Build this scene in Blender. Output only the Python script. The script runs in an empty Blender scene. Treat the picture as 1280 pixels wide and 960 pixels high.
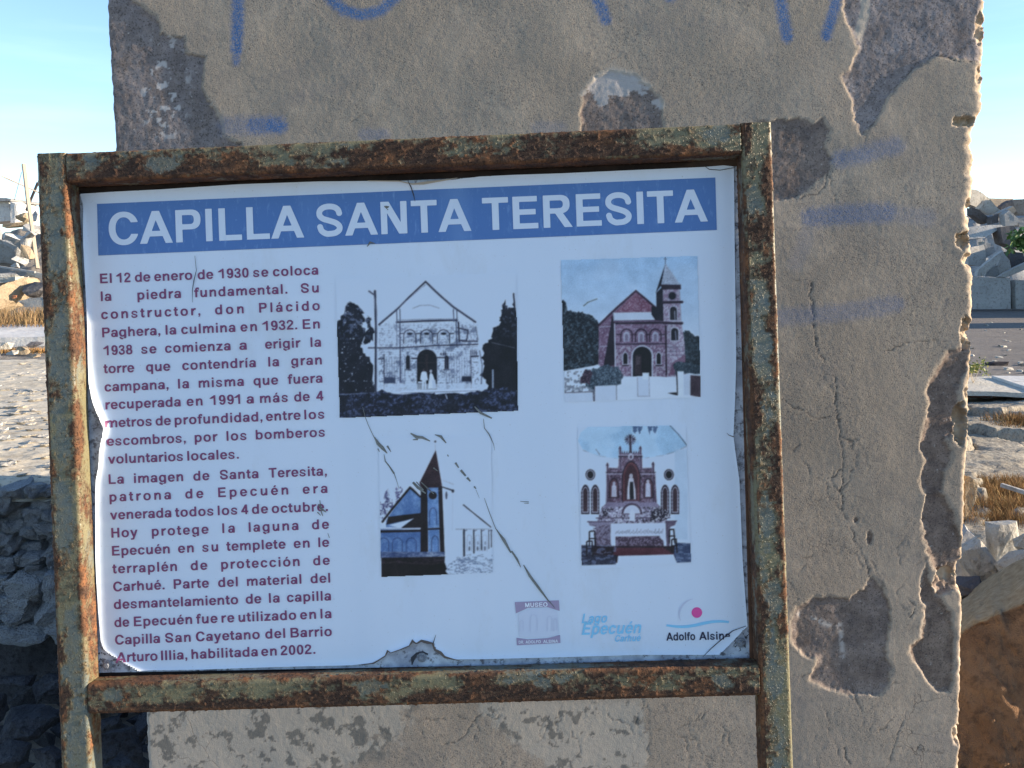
import bpy, bmesh, math, random
import numpy as np
from mathutils import Vector, Matrix, noise as mnoise

# ------------------------------------------------------------------ camera, world, sun, exposure
S = bpy.context.scene
COL = S.collection
F_PX, CX, CY = 1250.0, 640.0, 480.0
PITCH, ROLL = math.radians(6.39), 0.010
CAM = np.array([0.0, 0.0, 1.5])
_F = np.array([0, math.cos(PITCH), -math.sin(PITCH)])
_U0 = np.array([0, math.sin(PITCH), math.cos(PITCH)])
_R0 = np.array([1.0, 0, 0])
_R = math.cos(ROLL) * _R0 - math.sin(ROLL) * _U0
_U = math.cos(ROLL) * _U0 + math.sin(ROLL) * _R0
cd = bpy.data.cameras.new('camera'); cam = bpy.data.objects.new('camera', cd); COL.objects.link(cam)
cd.lens = 36 * F_PX / 1280; cd.sensor_width = 36; cd.clip_start = 0.05; cd.clip_end = 3000
M = Matrix(((_R[0], _U[0], -_F[0], CAM[0]), (_R[1], _U[1], -_F[1], CAM[1]), (_R[2], _U[2], -_F[2], CAM[2]), (0, 0, 0, 1)))
cam.matrix_world = M
S.camera = cam

SUN_EL = math.radians(14.0)
SUN_AZ = math.radians(-2.6)           # from the +x axis, negative = towards the camera's side
sdir = Vector((math.cos(SUN_EL) * math.cos(SUN_AZ), math.cos(SUN_EL) * math.sin(SUN_AZ), math.sin(SUN_EL)))
ld = bpy.data.lights.new('sun', 'SUN'); lo = bpy.data.objects.new('sun', ld); COL.objects.link(lo)
ld.energy = 4.6; ld.angle = math.radians(0.5); ld.color = (1.0, 0.84, 0.64)
lo.rotation_euler = sdir.to_track_quat('Z', 'Y').to_euler()
W = bpy.data.worlds.new('World'); S.world = W; W.use_nodes = True
wn, wl = W.node_tree.nodes, W.node_tree.links
bg = wn['Background']; sky = wn.new('ShaderNodeTexSky'); sky.sky_type = 'NISHITA'; sky.sun_disc = False
sky.sun_elevation = SUN_EL; sky.sun_rotation = math.pi / 2 - SUN_AZ
sky.air_density = 0.75; sky.dust_density = 0.0; sky.ozone_density = 2.0; sky.altitude = 100
bg.inputs[1].default_value = 0.12
# thin high cloud streaks mixed over the sky, by direction
tcn = wn.new('ShaderNodeTexCoord'); mpn = wn.new('ShaderNodeMapping'); mpn.inputs['Scale'].default_value = (1.6, 1.6, 13.0)
nz = wn.new('ShaderNodeTexNoise'); nz.inputs['Scale'].default_value = 2.1; nz.inputs['Detail'].default_value = 7; nz.inputs['Roughness'].default_value = 0.55
rp = wn.new('ShaderNodeValToRGB'); rp.color_ramp.elements[0].position = 0.50; rp.color_ramp.elements[1].position = 0.78
rp.color_ramp.elements[0].color = (0, 0, 0, 1); rp.color_ramp.elements[1].color = (0.07, 0.07, 0.07, 1)
mxw = wn.new('ShaderNodeMixRGB'); mxw.blend_type = 'MIX'; mxw.inputs[2].default_value = (7.0, 7.6, 8.2, 1)
wl.new(tcn.outputs['Generated'], mpn.inputs[0]); wl.new(mpn.outputs[0], nz.inputs['Vector']); wl.new(nz.outputs[0], rp.inputs[0])
wl.new(rp.outputs[0], mxw.inputs[0]); wl.new(sky.outputs[0], mxw.inputs[1]); wl.new(mxw.outputs[0], bg.inputs[0])
S.view_settings.view_transform = 'Standard'; S.view_settings.look = 'None'; S.view_settings.gamma = 1.0
S.view_settings.use_curve_mapping = False
S.view_settings.exposure = 1.52

# ------------------------------------------------------------------ helpers
def ray(px, py):
    px = np.asarray(px, float); py = np.asarray(py, float)
    return _F + ((px - CX) / F_PX)[..., None] * _R - ((py - CY) / F_PX)[..., None] * _U
def at(px, py, Y):                     # world point seen at (px, py) on the vertical plane y = Y
    d = ray(px, py); return CAM + d * (np.asarray(Y, float) / d[..., 1])[..., None]
def atz(px, py, z):                    # world point seen at (px, py) at height z
    d = ray(px, py); return CAM + d * ((z - CAM[2]) / d[..., 2])[..., None]
def V(a): return Vector([float(c) for c in a])

def _hash(ix, iy, seed):
    h = (ix.astype(np.int64) * 374761393 + iy.astype(np.int64) * 668265263 + seed * 974634777) & 0xffffffff
    h = ((h ^ (h >> 13)) * 1274126177) & 0xffffffff
    h = (h ^ (h >> 16)) & 0xffffffff
    return h.astype(np.float64) / 4294967295.0
def vn(x, y, seed=0):
    ix = np.floor(x); iy = np.floor(y); fx = x - ix; fy = y - iy
    fx = fx * fx * (3 - 2 * fx); fy = fy * fy * (3 - 2 * fy)
    ix = ix.astype(np.int64); iy = iy.astype(np.int64)
    a = _hash(ix, iy, seed); b = _hash(ix + 1, iy, seed); c = _hash(ix, iy + 1, seed); d = _hash(ix + 1, iy + 1, seed)
    return (a + (b - a) * fx) * (1 - fy) + (c + (d - c) * fx) * fy
def fbm(x, y, o=4, seed=0, g=0.5):
    t = 0; a = 1.0; s = 0
    for k in range(o):
        t = t + a * vn(x * 2 ** k + 17.3 * k, y * 2 ** k + 9.1 * k, seed + k); s += a; a *= g
    return t / s
def sstep(a, b, x):
    t = np.clip((x - a) / (b - a), 0, 1); return t * t * (3 - 2 * t)
def seg_dist(x, y, pts):
    d = np.full(x.shape, 1e9)
    for (x0, y0), (x1, y1) in zip(pts[:-1], pts[1:]):
        vx, vy = x1 - x0, y1 - y0; L = vx * vx + vy * vy + 1e-12
        t = np.clip(((x - x0) * vx + (y - y0) * vy) / L, 0, 1)
        d = np.minimum(d, np.hypot(x - x0 - t * vx, y - y0 - t * vy))
    return d
def poly_sdf(x, y, pts):
    d = seg_dist(x, y, list(pts) + [pts[0]]); ins = np.zeros(x.shape, bool)
    n = len(pts)
    for i in range(n):
        x0, y0 = pts[i]; x1, y1 = pts[(i + 1) % n]
        if y0 == y1: continue
        c = ((y0 > y) != (y1 > y)) & (x < (x1 - x0) * (y - y0) / (y1 - y0) + x0)
        ins ^= c
    return np.where(ins, -d, d)
def lin(c):
    c = np.asarray(c, float) / 255.0
    return np.where(c <= 0.04045, c / 12.92, ((c + 0.055) / 1.055) ** 2.4)

def mesh_np(name, verts, faces, mats=None, parent=None, smooth=False, cols=None, matrix=None):
    """verts (n,3); faces list of arrays (k,4)/(k,3)"""
    me = bpy.data.meshes.new(name)
    verts = np.asarray(verts, np.float32)
    if isinstance(faces, np.ndarray): faces = [faces]
    faces = [f for f in faces if len(f)]
    loops = np.concatenate([f.ravel() for f in faces]).astype(np.int32)
    tot = np.concatenate([np.full(len(f), f.shape[1]) for f in faces]).astype(np.int32)
    me.vertices.add(len(verts)); me.vertices.foreach_set('co', verts.ravel())
    me.loops.add(len(loops)); me.loops.foreach_set('vertex_index', loops)
    me.polygons.add(len(tot)); st = np.concatenate([[0], np.cumsum(tot)[:-1]]).astype(np.int32)
    me.polygons.foreach_set('loop_start', st)
    if smooth: me.polygons.foreach_set('use_smooth', np.ones(len(tot), bool))
    me.update(calc_edges=True)
    if cols:
        for k, c in cols.items():
            a = me.color_attributes.new(k, 'FLOAT_COLOR', 'POINT')
            c = np.asarray(c, np.float32)
            if c.shape[1] == 3: c = np.concatenate([c, np.ones((len(c), 1), np.float32)], 1)
            a.data.foreach_set('color', c.ravel())
    o = bpy.data.objects.new(name, me); COL.objects.link(o)
    if mats: me.materials.append(mats)
    if parent: o.parent = parent
    if matrix is not None: o.matrix_world = matrix
    return o
def grid_faces(nr, nc):
    i = np.arange(nr - 1)[:, None] * nc + np.arange(nc - 1)[None, :]
    return np.stack([i, i + 1, i + nc + 1, i + nc], -1).reshape(-1, 4)
def bm_obj(name, bm, m, parent=None, smooth=False):
    me = bpy.data.meshes.new(name); bm.to_mesh(me); bm.free()
    if smooth: me.polygons.foreach_set('use_smooth', np.ones(len(me.polygons), bool))
    me.materials.append(m); o = bpy.data.objects.new(name, me); COL.objects.link(o)
    if parent: o.parent = parent
    return o
def tag(o, label=None, cat=None, group=None, kind=None):
    if label: o['label'] = label
    if cat: o['category'] = cat
    if group: o['group'] = group
    if kind: o['kind'] = kind
    return o
def empty(name, label, cat, loc=(0, 0, 0), group=None):
    o = bpy.data.objects.new(name, None); COL.objects.link(o); o.location = loc; o.empty_display_size = 0.1
    return tag(o, label, cat, group)
def keep_parent(o, p):                 # parent without moving (parent has a pure translation or a set matrix)
    o.parent = p; o.matrix_parent_inverse = p.matrix_basis.inverted()

# ---- materials
class NT:
    def __init__(s, name):
        s.m = bpy.data.materials.new(name); s.m.use_nodes = True; s.t = s.m.node_tree; s.n = s.t.nodes
        s.p = s.n['Principled BSDF']; s.tc = s.n.new('ShaderNodeTexCoord')
    def link(s, a, b): s.t.links.new(a, b)
    def noise(s, scale, det=4, rough=0.55, vec=None, dist=0.0, mapsc=None):
        n = s.n.new('ShaderNodeTexNoise'); n.inputs['Scale'].default_value = scale; n.inputs['Detail'].default_value = det
        n.inputs['Roughness'].default_value = rough; n.inputs['Distortion'].default_value = dist
        v = vec or s.tc.outputs['Object']
        if mapsc:
            mp = s.n.new('ShaderNodeMapping'); mp.inputs['Scale'].default_value = mapsc; s.link(v, mp.inputs[0]); v = mp.outputs[0]
        s.link(v, n.inputs['Vector']); return n.outputs[0]
    def vor(s, scale, feat='F1', vec=None, out=0):
        n = s.n.new('ShaderNodeTexVoronoi'); n.feature = feat; n.inputs['Scale'].default_value = scale
        s.link(vec or s.tc.outputs['Object'], n.inputs['Vector']); return n.outputs[out]
    def ramp(s, v, stops):
        r = s.n.new('ShaderNodeValToRGB'); e = r.color_ramp.elements
        while len(e) < len(stops): e.new(0.5)
        for k, (p, c) in enumerate(stops):
            e[k].position = p; c = (c, c, c) if not hasattr(c, '__len__') else c; e[k].color = (*c, 1)
        s.link(v, r.inputs[0]); return r.outputs[0]
    def mix(s, f, a, b, mode='MIX'):
        n = s.n.new('ShaderNodeMixRGB'); n.blend_type = mode
        for k, x in enumerate((f, a, b)):
            if hasattr(x, 'is_linked') or hasattr(x, 'links'): s.link(x, n.inputs[k])
            elif k == 0: n.inputs[0].default_value = x
            else: n.inputs[k].default_value = (*x, 1)
        return n.outputs[0]
    def math(s, op, a, b=0.0):
        n = s.n.new('ShaderNodeMath'); n.operation = op
        for k, x in enumerate((a, b)):
            if hasattr(x, 'links'): s.link(x, n.inputs[k])
            else: n.inputs[k].default_value = x
        return n.outputs[0]
    def attr(s, name):
        a = s.n.new('ShaderNodeAttribute'); a.attribute_name = name
        sp = s.n.new('ShaderNodeSeparateColor'); s.link(a.outputs['Color'], sp.inputs[0])
        return a.outputs['Color'], sp.outputs[0], sp.outputs[1], sp.outputs[2], a.outputs['Alpha']
    def bump(s, h, strength, dist, prev=None):
        b = s.n.new('ShaderNodeBump'); b.inputs['Strength'].default_value = strength; b.inputs['Distance'].default_value = dist
        s.link(h, b.inputs['Height'])
        if prev: s.link(prev, b.inputs['Normal'])
        return b.outputs[0]
    def done(s, col, rough=0.9, nrm=None, spec=0.3, metal=0.0):
        if hasattr(col, 'links'): s.link(col, s.p.inputs['Base Color'])
        else: s.p.inputs['Base Color'].default_value = (*col, 1)
        if hasattr(rough, 'links'): s.link(rough, s.p.inputs['Roughness'])
        else: s.p.inputs['Roughness'].default_value = rough
        s.p.inputs['Specular IOR Level'].default_value = spec; s.p.inputs['Metallic'].default_value = metal
        if nrm: s.link(nrm, s.p.inputs['Normal'])
        return s.m

def stone_mat(name, a, b, c, scale=3.0, bscale=40, bdist=0.01, speck=0.25):
    t = NT(name); n1 = t.noise(scale, 6, 0.6); n2 = t.noise(scale * 9, 5, 0.65); v = t.noise(scale * 45, 3, 0.7)
    col = t.mix(t.ramp(n1, [(0.35, 0), (0.65, 1)]), a, b)
    col = t.mix(t.ramp(n2, [(0.52, 0), (0.68, 0.8)]), col, c)
    col = t.mix(t.ramp(v, [(0.32, speck), (0.5, 0)]), col, tuple(x * 0.35 for x in c))
    h = t.mix(0.5, n2, t.noise(bscale, 6, 0.7))
    return t.done(col, 0.93, t.bump(h, 1.0, bdist), 0.15)

M_CONC = stone_mat('grey_concrete', (.26, .26, .26), (.38, .38, .37), (.20, .18, .16), 0.8, 25, 0.04)
M_WHITE = stone_mat('white_plaster_rubble', (.36, .345, .32), (.48, .46, .43), (.20, .18, .155), 1.1, 25, 0.02)
M_STONE = stone_mat('pale_stone', (.40, .37, .32), (.52, .49, .43), (.24, .21, .17), 4, 40, 0.02)
M_BRICKR = stone_mat('red_brick', (.36, .13, .06), (.42, .19, .10), (.18, .08, .05), 3, 30, 0.02)
M_BROWN = stone_mat('earth_stained_concrete', (.20, .115, .065), (.30, .18, .10), (.13, .085, .06), 2.2, 34, 0.025)
M_EARTH = stone_mat('dry_earth', (.21, .18, .15), (.30, .26, .21), (.14, .12, .10), 0.6, 12, 0.04)
M_DIRT = stone_mat('dirt_road', (.17, .15, .13), (.21, .185, .16), (.12, .105, .095), 0.9, 9, 0.03, 0.35)
M_SLABT = stone_mat('weathered_slab', (.50, .46, .39), (.60, .56, .48), (.36, .31, .25), 2.3, 22, 0.03, 0.5)
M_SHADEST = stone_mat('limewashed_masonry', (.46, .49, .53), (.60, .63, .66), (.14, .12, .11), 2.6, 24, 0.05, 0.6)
M_DARKR = stone_mat('shade_dark_rubble', (.045, .045, .05), (.10, .10, .11), (.02, .02, .02), 5, 40, 0.03, 0.5)  # deep shade of the hollow put into the rubble's colour
M_TAN = stone_mat('tan_broken_render', (.34, .26, .17), (.44, .35, .24), (.20, .14, .09), 5, 45, 0.02)
M_HOUSE = stone_mat('old_white_render', (.55, .53, .50), (.64, .62, .58), (.40, .36, .32), 0.7, 8, 0.03)
M_HILL = stone_mat('dry_scrubland', (.14, .12, .08), (.20, .165, .10), (.09, .09, .05), 0.12, 2, 0.3)
t = NT('weathered_wood'); n = t.noise(14, 6, 0.6, mapsc=(6, 6, 0.5))
M_WOOD = t.done(t.ramp(n, [(0.3, (.30, .24, .18)), (0.7, (.52, .45, .36))]), 0.85, t.bump(n, 0.8, 0.01), 0.2)
M_DARKW = NT('charred_wood').done((.05, .04, .04), 0.8)
t = NT('dry_brush_blades'); a = t.attr('tint')
M_GRASS = t.done(a[0], 0.8, None, 0.1)


# ------------------------------------------------------------------ the ruined wall
YW = 1.75                              # distance of its face
def wall_boundaries(y):
    xl = 133 + 0.0553 * y + 1.4 * (fbm(y / 9, y * 0, 3, 5) - .5) * 2
    rb = [(-500, 1242), (0, 1234), (20, 1236), (40, 1235), (60, 1233), (75, 1232), (128, 1231), (140, 1229), (150, 1223), (165, 1219), (185, 1218), (200, 1221),
          (240, 1220), (255, 1217), (280, 1214), (300, 1217), (310, 1218), (330, 1215), (345, 1219), (400, 1218), (412, 1215), (440, 1215), (480, 1213),
          (560, 1211), (600, 1207), (640, 1206), (680, 1204), (740, 1202), (762, 1204), (800, 1202), (860, 1201), (905, 1200), (917, 1202), (960, 1199), (1500, 1180)]
    xr = np.interp(y, [p[0] for p in rb], [p[1] for p in rb])
    rough = np.interp(y, [0, 250, 420, 600, 900], [3.2, 3.0, 1.8, 1.3, 1.3])
    return xl, xr + rough * (fbm(y / 7, y * 0 + 3, 4, 6, .7) - .5) * 2

PATCH = [  # polygons of lost render in picture units: (points, depth in m, tone)  tone: 0 dark brown, 1 grey-purple
    ([(100, -80), (150, -80), (165, 0), (195, 22), (200, 44), (228, 48), (232, 66), (255, 72), (252, 110), (262, 130), (275, 150), (278, 172), (300, 180), (305, 230), (100, 230)], .0026, .55),
    ([(725, 175), (728, 120), (745, 97), (765, 88), (790, 93), (813, 110), (827, 130), (828, 175)], .0026, .3),
    ([(1052, -80), (1055, 20), (1068, 45), (1074, 60), (1062, 88), (1052, 96), (1066, 128), (1068, 150), (1078, 168), (1094, 150), (1110, 120), (1145, 85), (1168, 70), (1232, 78), (1260, 78), (1260, -80)], .0026, .75),
    ([(940, 152), (985, 150), (998, 148), (1018, 155), (1030, 148), (1036, 165), (1030, 185), (1040, 200), (1036, 215), (1015, 232), (990, 250), (940, 250)], .0026, .25),
    ([(1214, 425), (1198, 436), (1185, 440), (1172, 460), (1158, 490), (1162, 505), (1155, 540), (1152, 560), (1158, 575), (1150, 600), (1158, 620), (1153, 650), (1160, 690), (1168, 712), (1198, 716), (1203, 690), (1192, 640), (1175, 615), (1180, 590), (1190, 570), (1182, 550), (1190, 545), (1196, 520), (1196, 490), (1204, 470), (1212, 450)], .005, .1),
    ([(1158, 706), (1160, 722), (1164, 735), (1176, 749), (1190, 767), (1192, 832), (1188, 864), (1173, 865), (1164, 855), (1154, 843), (1151, 835), (1141, 823), (1139, 808), (1152, 797), (1158, 767), (1151, 744), (1153, 722)], .005, .05),
    ([(989, 776), (998, 759), (1018, 748), (1036, 745), (1059, 750), (1071, 743), (1084, 731), (1091, 724), (1103, 735), (1109, 750), (1113, 770), (1110, 797), (1106, 814), (1113, 835), (1109, 858), (1097, 869), (1056, 867), (1027, 858), (1012, 849), (1021, 824), (1007, 820), (992, 805)], .004, .3),
    ([(1166, 728), (1172, 712), (1196, 704), (1210, 700), (1210, 742), (1196, 736), (1184, 740), (1172, 744)], .020, .0),
]
HOLES = [  # deep chips: cx, cy, rx, ry, depth
    (1206, 152, 16, 7, .030), (1205, 300, 10, 11, .035), (1201, 531, 9, 27, .035), (1208, 418, 7, 22, .028), (1198, 918, 7, 13, .025),
    (1212, 262, 5, 14, .02), (1211, 325, 7, 8, .02), (1209, 492, 4, 9, .015), (1188, 722, 12, 10, .02), (1070, 650, 3, 3.5, .0025), (1087, 672, 3.5, 8, .003), (1226, 35, 7, 22, .014), (1224, 95, 5, 12, .01)]
CRACKS = [
    ([(1168, 68), (1180, 72), (1190, 74), (1205, 76), (1240, 77)], 1.0), ([(1110, 120), (1145, 84), (1168, 69)], .9), ([(1094, 151), (1080, 170), (1078, 186)], .8),
    ([(1036, 215), (1038, 235), (1045, 250)], .6), ([(968, 283), (985, 288), (1000, 285)], .7), ([(1036, 215), (1024, 240), (1000, 247)], .7),
    ([(978, 320), (984, 345), (1010, 352), (1014, 372)], .5), ([(1013, 352), (1015, 395), (1021, 430), (1028, 450)], .9), ([(1028, 448), (1030, 470), (1046, 500), (1050, 560)], .35),
    ([(1090, 298), (1130, 300), (1175, 303), (1200, 303)], .3), ([(1110, 440), (1130, 430), (1160, 424), (1185, 426)], .7),
    ([(978, 500), (990, 508), (1000, 512), (1018, 522), (1036, 523)], .8), ([(1042, 470), (1050, 540), (1052, 577), (1052, 640), (1066, 668), (1080, 700), (1092, 726)], .9),
    ([(1006, 578), (1012, 596), (1030, 600), (1036, 600), (1050, 588)], .8), ([(1035, 600), (1032, 612), (1040, 622), (1052, 640)], .8), ([(1015, 628), (1032, 622)], .5),
    ([(990, 724), (1008, 708), (1030, 728)], .5), ([(1040, 728), (1054, 734), (1058, 746)], .5), ([(1012, 708), (1020, 722), (1030, 733)], .4),
    ([(800, 60), (797, 80), (800, 95)], .5), ([(388, 40), (395, 55), (388, 68), (402, 70)], .3), ([(455, 125), (456, 142), (440, 152), (456, 142), (470, 152)], .5),
    ([(540, 155), (552, 165), (562, 160)], .5), ([(985, 845), (1002, 848), (1014, 842)], .5), ([(1022, 870), (1030, 880), (1034, 905)], .6), ([(1098, 868), (1092, 898), (1086, 915)], .7),
    ([(1133, 890), (1122, 920), (1108, 958)], .7), ([(1120, 935), (1150, 937), (1180, 940)], .5), ([(1056, 936), (1058, 948), (1063, 955)], .9), ([(1014, 930), (1020, 918)], .8),
    ([(1138, 752), (1142, 760), (1140, 770)], .9), ([(1090, 700), (1100, 720), (1105, 738)], .5),
    ([(500, 892), (512, 896), (522, 902), (538, 900), (558, 898)], .7), ([(538, 900), (540, 912)], .6), ([(470, 900), (478, 914), (486, 916)], .6), ([(527, 910), (532, 925), (548, 922), (560, 920)], .5),
    ([(575, 895), (592, 902), (600, 912), (594, 925), (604, 940)], .6), ([(590, 900), (600, 892), (612, 875)], .5), ([(810, 912), (845, 912), (860, 902), (878, 898), (890, 885)], .8), ([(845, 912), (858, 930), (862, 945), (858, 965)], .7),
    ([(900, 905), (910, 918), (918, 912)], .8), ([(910, 918), (912, 935), (925, 950)], .6), ([(860, 948), (890, 950), (925, 955)], .6), ([(893, 885), (900, 870), (905, 890)], .6), ([(810, 880), (814, 920), (808, 960)], .5)]
BLUES = [  # spray strokes: points, half width, strength
    ([(298, -30), (297, 30), (296, 62)], 6, .95), ([(296, 62), (295, 78)], 4, .7), ([(404, -30), (412, -2), (430, 13), (452, 19), (476, 13), (493, -2), (500, -30)], 5.5, .9),
    ([(738, -30), (748, 0), (757, 24)], 6, .9), ([(830, -30), (838, -4)], 6, .8), ([(970, -30), (977, 10), (984, 46)], 6, .95), ([(1050, -30), (1043, 10), (1033, 44)], 5.5, .95),
    ([(286, 158), (310, 157)], 10, .35), ([(318, 157), (347, 156)], 9, .75), ([(340, 157), (349, 158)], 8, .95), ([(640, -30), (636, -10)], 6, .8),
    ([(1052, 200), (1090, 190), (1120, 182)], 9, .38), ([(1050, 198), (1082, 194)], 8, .5), ([(1014, 272), (1060, 268), (1110, 266)], 10, .5), ([(1100, 266), (1160, 272)], 9, .22),
    ([(975, 396), (1040, 392), (1120, 380)], 9, .33), ([(1010, 290), (995, 330)], 8, .15), ([(455, 168), (480, 168)], 6, .3), ([(672, 160), (700, 161)], 7, .2)]

def build_wall():
    ys = np.concatenate([np.linspace(-560, -45, 60), np.arange(-42, 1002, 1.65), np.linspace(1004, 1560, 60)])
    nc = 660
    s = np.linspace(0, 1, nc)
    xl, xr = wall_boundaries(ys)
    X = xl[:, None] + (xr - xl)[:, None] * s[None, :]; Y = np.repeat(ys[:, None], nc, 1)
    h = (fbm(X / 130, Y / 130, 2, 1) - .5) * .004 + (fbm(X / 17, Y / 17, 3, 2) - .5) * .0004 + (fbm(X / 3.5, Y / 3.5, 2, 4) - .5) * .0003
    patch = np.zeros_like(X); tone = np.zeros_like(X); light = np.zeros_like(X)
    jag = (fbm(X / 6, Y / 6, 3, 3, .6) - .5) * 7
    for pts, dep, tn in PATCH:
        xs = [p[0] for p in pts]; yy = [p[1] for p in pts]
        i0, i1 = np.searchsorted(ys, [min(yy) - 14, max(yy) + 14])
        sl = slice(i0, i1)
        x, y = X[sl], Y[sl]
        m = (x > min(xs) - 14) & (x < max(xs) + 14)
        sd = np.full(x.shape, 99.0)
        sd[m] = poly_sdf(x[m], y[m], pts) + jag[sl][m]
        k = sstep(.9, -.9, sd)
        inner = (fbm(x / 30, y / 30, 3, 8) - .5) * .0016 + (fbm(x / 5, y / 5, 3, 9, .6) - .5) * .0011
        w_ = 1.0 + 5.5 * sstep(.42, .62, fbm(x / 16, y / 16, 2, 14)); kh = sstep(w_, -w_, sd - .5 + .35 * w_)
        h[sl] = h[sl] * (1 - kh) + kh * (-dep + inner)
        patch[sl] = np.maximum(patch[sl], k); tone[sl] = tone[sl] * (1 - k) + k * tn
    hole = np.zeros_like(X)
    for cx, cy, rx, ry, dep in HOLES:
        d = np.hypot((X - cx) / rx, (Y - cy) / ry) + (fbm(X / 5, Y / 5, 3, 11, .6) - .5) * .9
        k = sstep(1.05, .75, d)
        h -= k * dep * .55 * (0.5 + 1.0 * fbm(X / 4, Y / 4, 3, 12)); hole = np.maximum(hole, k)
    crack = np.zeros_like(X)
    rg = random.Random(17)
    for q in range(46):                                                       # wandering hairlines, mostly low on the right and under the sign
        x0, y0 = (rg.uniform(985, 1185), rg.uniform(520, 960)) if q < 28 else (rg.uniform(560, 940), rg.uniform(880, 960)); a_ = rg.uniform(0, 6.28); pl = [(x0, y0)]
        for _ in range(rg.randint(3, 8)): a_ += rg.uniform(-.9, .9); pl.append((pl[-1][0] + 9 * math.cos(a_), pl[-1][1] + 9 * math.sin(a_)))
        CRACKS.append((pl, rg.uniform(.35, .7)))
    wx = X + (fbm(X / 9, Y / 9, 3, 21) - .5) * 9; wy = Y + (fbm(X / 9, Y / 9, 3, 22) - .5) * 9
    for pts, a in CRACKS:
        xs = [p[0] for p in pts]; yy = [p[1] for p in pts]
        i0, i1 = np.searchsorted(ys, [min(yy) - 10, max(yy) + 10]); x, y = wx[i0:i1], wy[i0:i1]
        m = (x > min(xs) - 10) & (x < max(xs) + 10)
        d = np.full(x.shape, 99.0); d[m] = seg_dist(x[m], y[m], pts)
        wd = .5 + 1.1 * fbm(X[i0:i1] / 12, Y[i0:i1] / 12, 2, 23)
        k = a * sstep(wd, wd * .2, d) * (.35 + .65 * sstep(.35, .6, fbm(X[i0:i1] / 20, Y[i0:i1] / 20, 2, 24))); crack[i0:i1] = np.maximum(crack[i0:i1], k)
    h -= crack * .0007
    blue = np.zeros_like(X)
    i1 = np.searchsorted(ys, 420)
    for pts, w, a in BLUES:
        d = seg_dist(X[:i1], Y[:i1], pts); blue[:i1] = np.maximum(blue[:i1], min(1.0, a * 1.08) * sstep(w * 1.85, w * .55, d + (fbm(X[:i1] / 2.2, Y[:i1] / 2.2, 2, 32) - .5) * w * .9))
    blue *= 0.72 + .5 * fbm(X / 3, Y / 3, 3, 31)
    # light plaster film: specks in the corner patch, ring in the dome patch, mottled lower wall
    n1 = fbm(X / 9, Y / 9, 4, 41, .6); n2 = fbm(X / 26, Y / 26, 5, 42, .62)
    reg = sstep(42, 20, np.hypot((X - 205), (Y - 110) * .45))
    light = np.maximum(light, reg * sstep(.62, .66, n1) * .9)
    dome = sstep(8, 0, poly_sdf(X[:i1], Y[:i1], PATCH[1][0])); light[:i1] = np.maximum(light[:i1], dome * sstep(.50, .54, n2[:i1] * .7 + (140 - Y[:i1]) / 120) * .75)
    strip = poly_sdf(X[:i1], Y[:i1], [(1072, -60), (1088, -60), (1086, 20), (1076, 52), (1070, 40), (1078, 10)]); light[:i1] = np.maximum(light[:i1], sstep(3, -1, strip) * .6)
    patch[:i1] = patch[:i1] * (1 - sstep(3, -1, strip)); light[:i1] *= 1
    low = sstep(868, 884, Y)
    regA = low * sstep(470, 440, X + (n2 - .5) * 120 + (960 - Y) * -.9)
    regB = low * sstep(6, -4, poly_sdf(X, Y, [(592, 870), (605, 892), (640, 925), (680, 950), (700, 1010), (800, 1010), (808, 930), (800, 870)]) + (n1 - .5) * 20)
    cream = np.maximum(regA, regB); n5 = fbm(X / 15, Y / 15, 5, 43, .6); blot = sstep(.575, .595, n5 * .55 + n1 * .30 + n2 * .15 + .03 * sstep(900, 950, Y))
    light = np.maximum(light, cream * (1 - blot) * .62); film = cream * np.maximum(blot, .55 * sstep(.60, .66, fbm(X / 6, Y / 6, 4, 44, .65)))
    # light bits in the large lower patch
    vein = sstep(6, 0, seg_dist(X, Y, [(1000, 768), (1020, 775), (1035, 782), (1050, 780), (1053, 800), (1055, 830)])) * sstep(.55, .63, n1)
    light = np.maximum(light, vein * .7)
    # weathered chipped right edge
    dR = xr[:, None] - X
    rr = np.interp(ys, [0, 170, 260, 420, 700, 960], [13, 13, 15, 8, 5, 5])[:, None] * (0.6 + .8 * fbm(Y / 12, X * 0, 3, 51))
    u = np.clip(1 - dR / rr, 0, 1); h -= (1 - np.sqrt(1 - u * u * .98)) * rr * .0014
    h += (fbm(X / 4, Y / 4, 3, 52, .6) - .5) * .008 * u
    broken = sstep(.25, .7, u + (fbm(X / 6, Y / 6, 3, 53) - .5) * .6)
    broken = np.maximum(broken, hole * (X > 1150)); patch = np.maximum(patch, hole * (X < 1150))
    dL = X - xl[:, None]; u2 = np.clip(1 - dL / 3, 0, 1); h -= (1 - np.sqrt(1 - u2 * u2 * .98)) * 3 * .0014
    P = at(X, Y, YW); P[..., 1] -= h
    # return sides (0.28 m thick)
    def side(Pe, sgn, n=14):
        out = []
        for k in range(1, n + 1):
            q = Pe.copy(); d = .28 * k / n; q[:, 1] += d
            q[:, 0] += sgn * ((fbm(ys / 14, ys * 0 + d * 30, 3, 61) - .5) * .03 * min(1, k / 3) + 0.004)
            out.append(q)
        return np.stack(out, 1)
    R_ = side(P[:, -1], 1); L_ = side(P[:, 0], -1)[:, ::-1]
    A = np.concatenate([L_, P, R_], 1); nr, ncc = A.shape[:2]
    def pad(a, v=0.0): return np.concatenate([np.full((nr, 14), v), a, np.full((nr, 14), v)], 1)
    c1 = np.stack([pad(patch), pad(crack), pad(blue), pad(light)], -1).reshape(-1, 4)
    c2 = np.stack([pad(tone), pad(film), pad(broken, 1.0), pad(sstep(500, 900, Y))], -1).reshape(-1, 4)
    # bricks show in the core: dark/light handled in material
    t = NT('sandy_render'); o = t.tc.outputs['Object']
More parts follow.
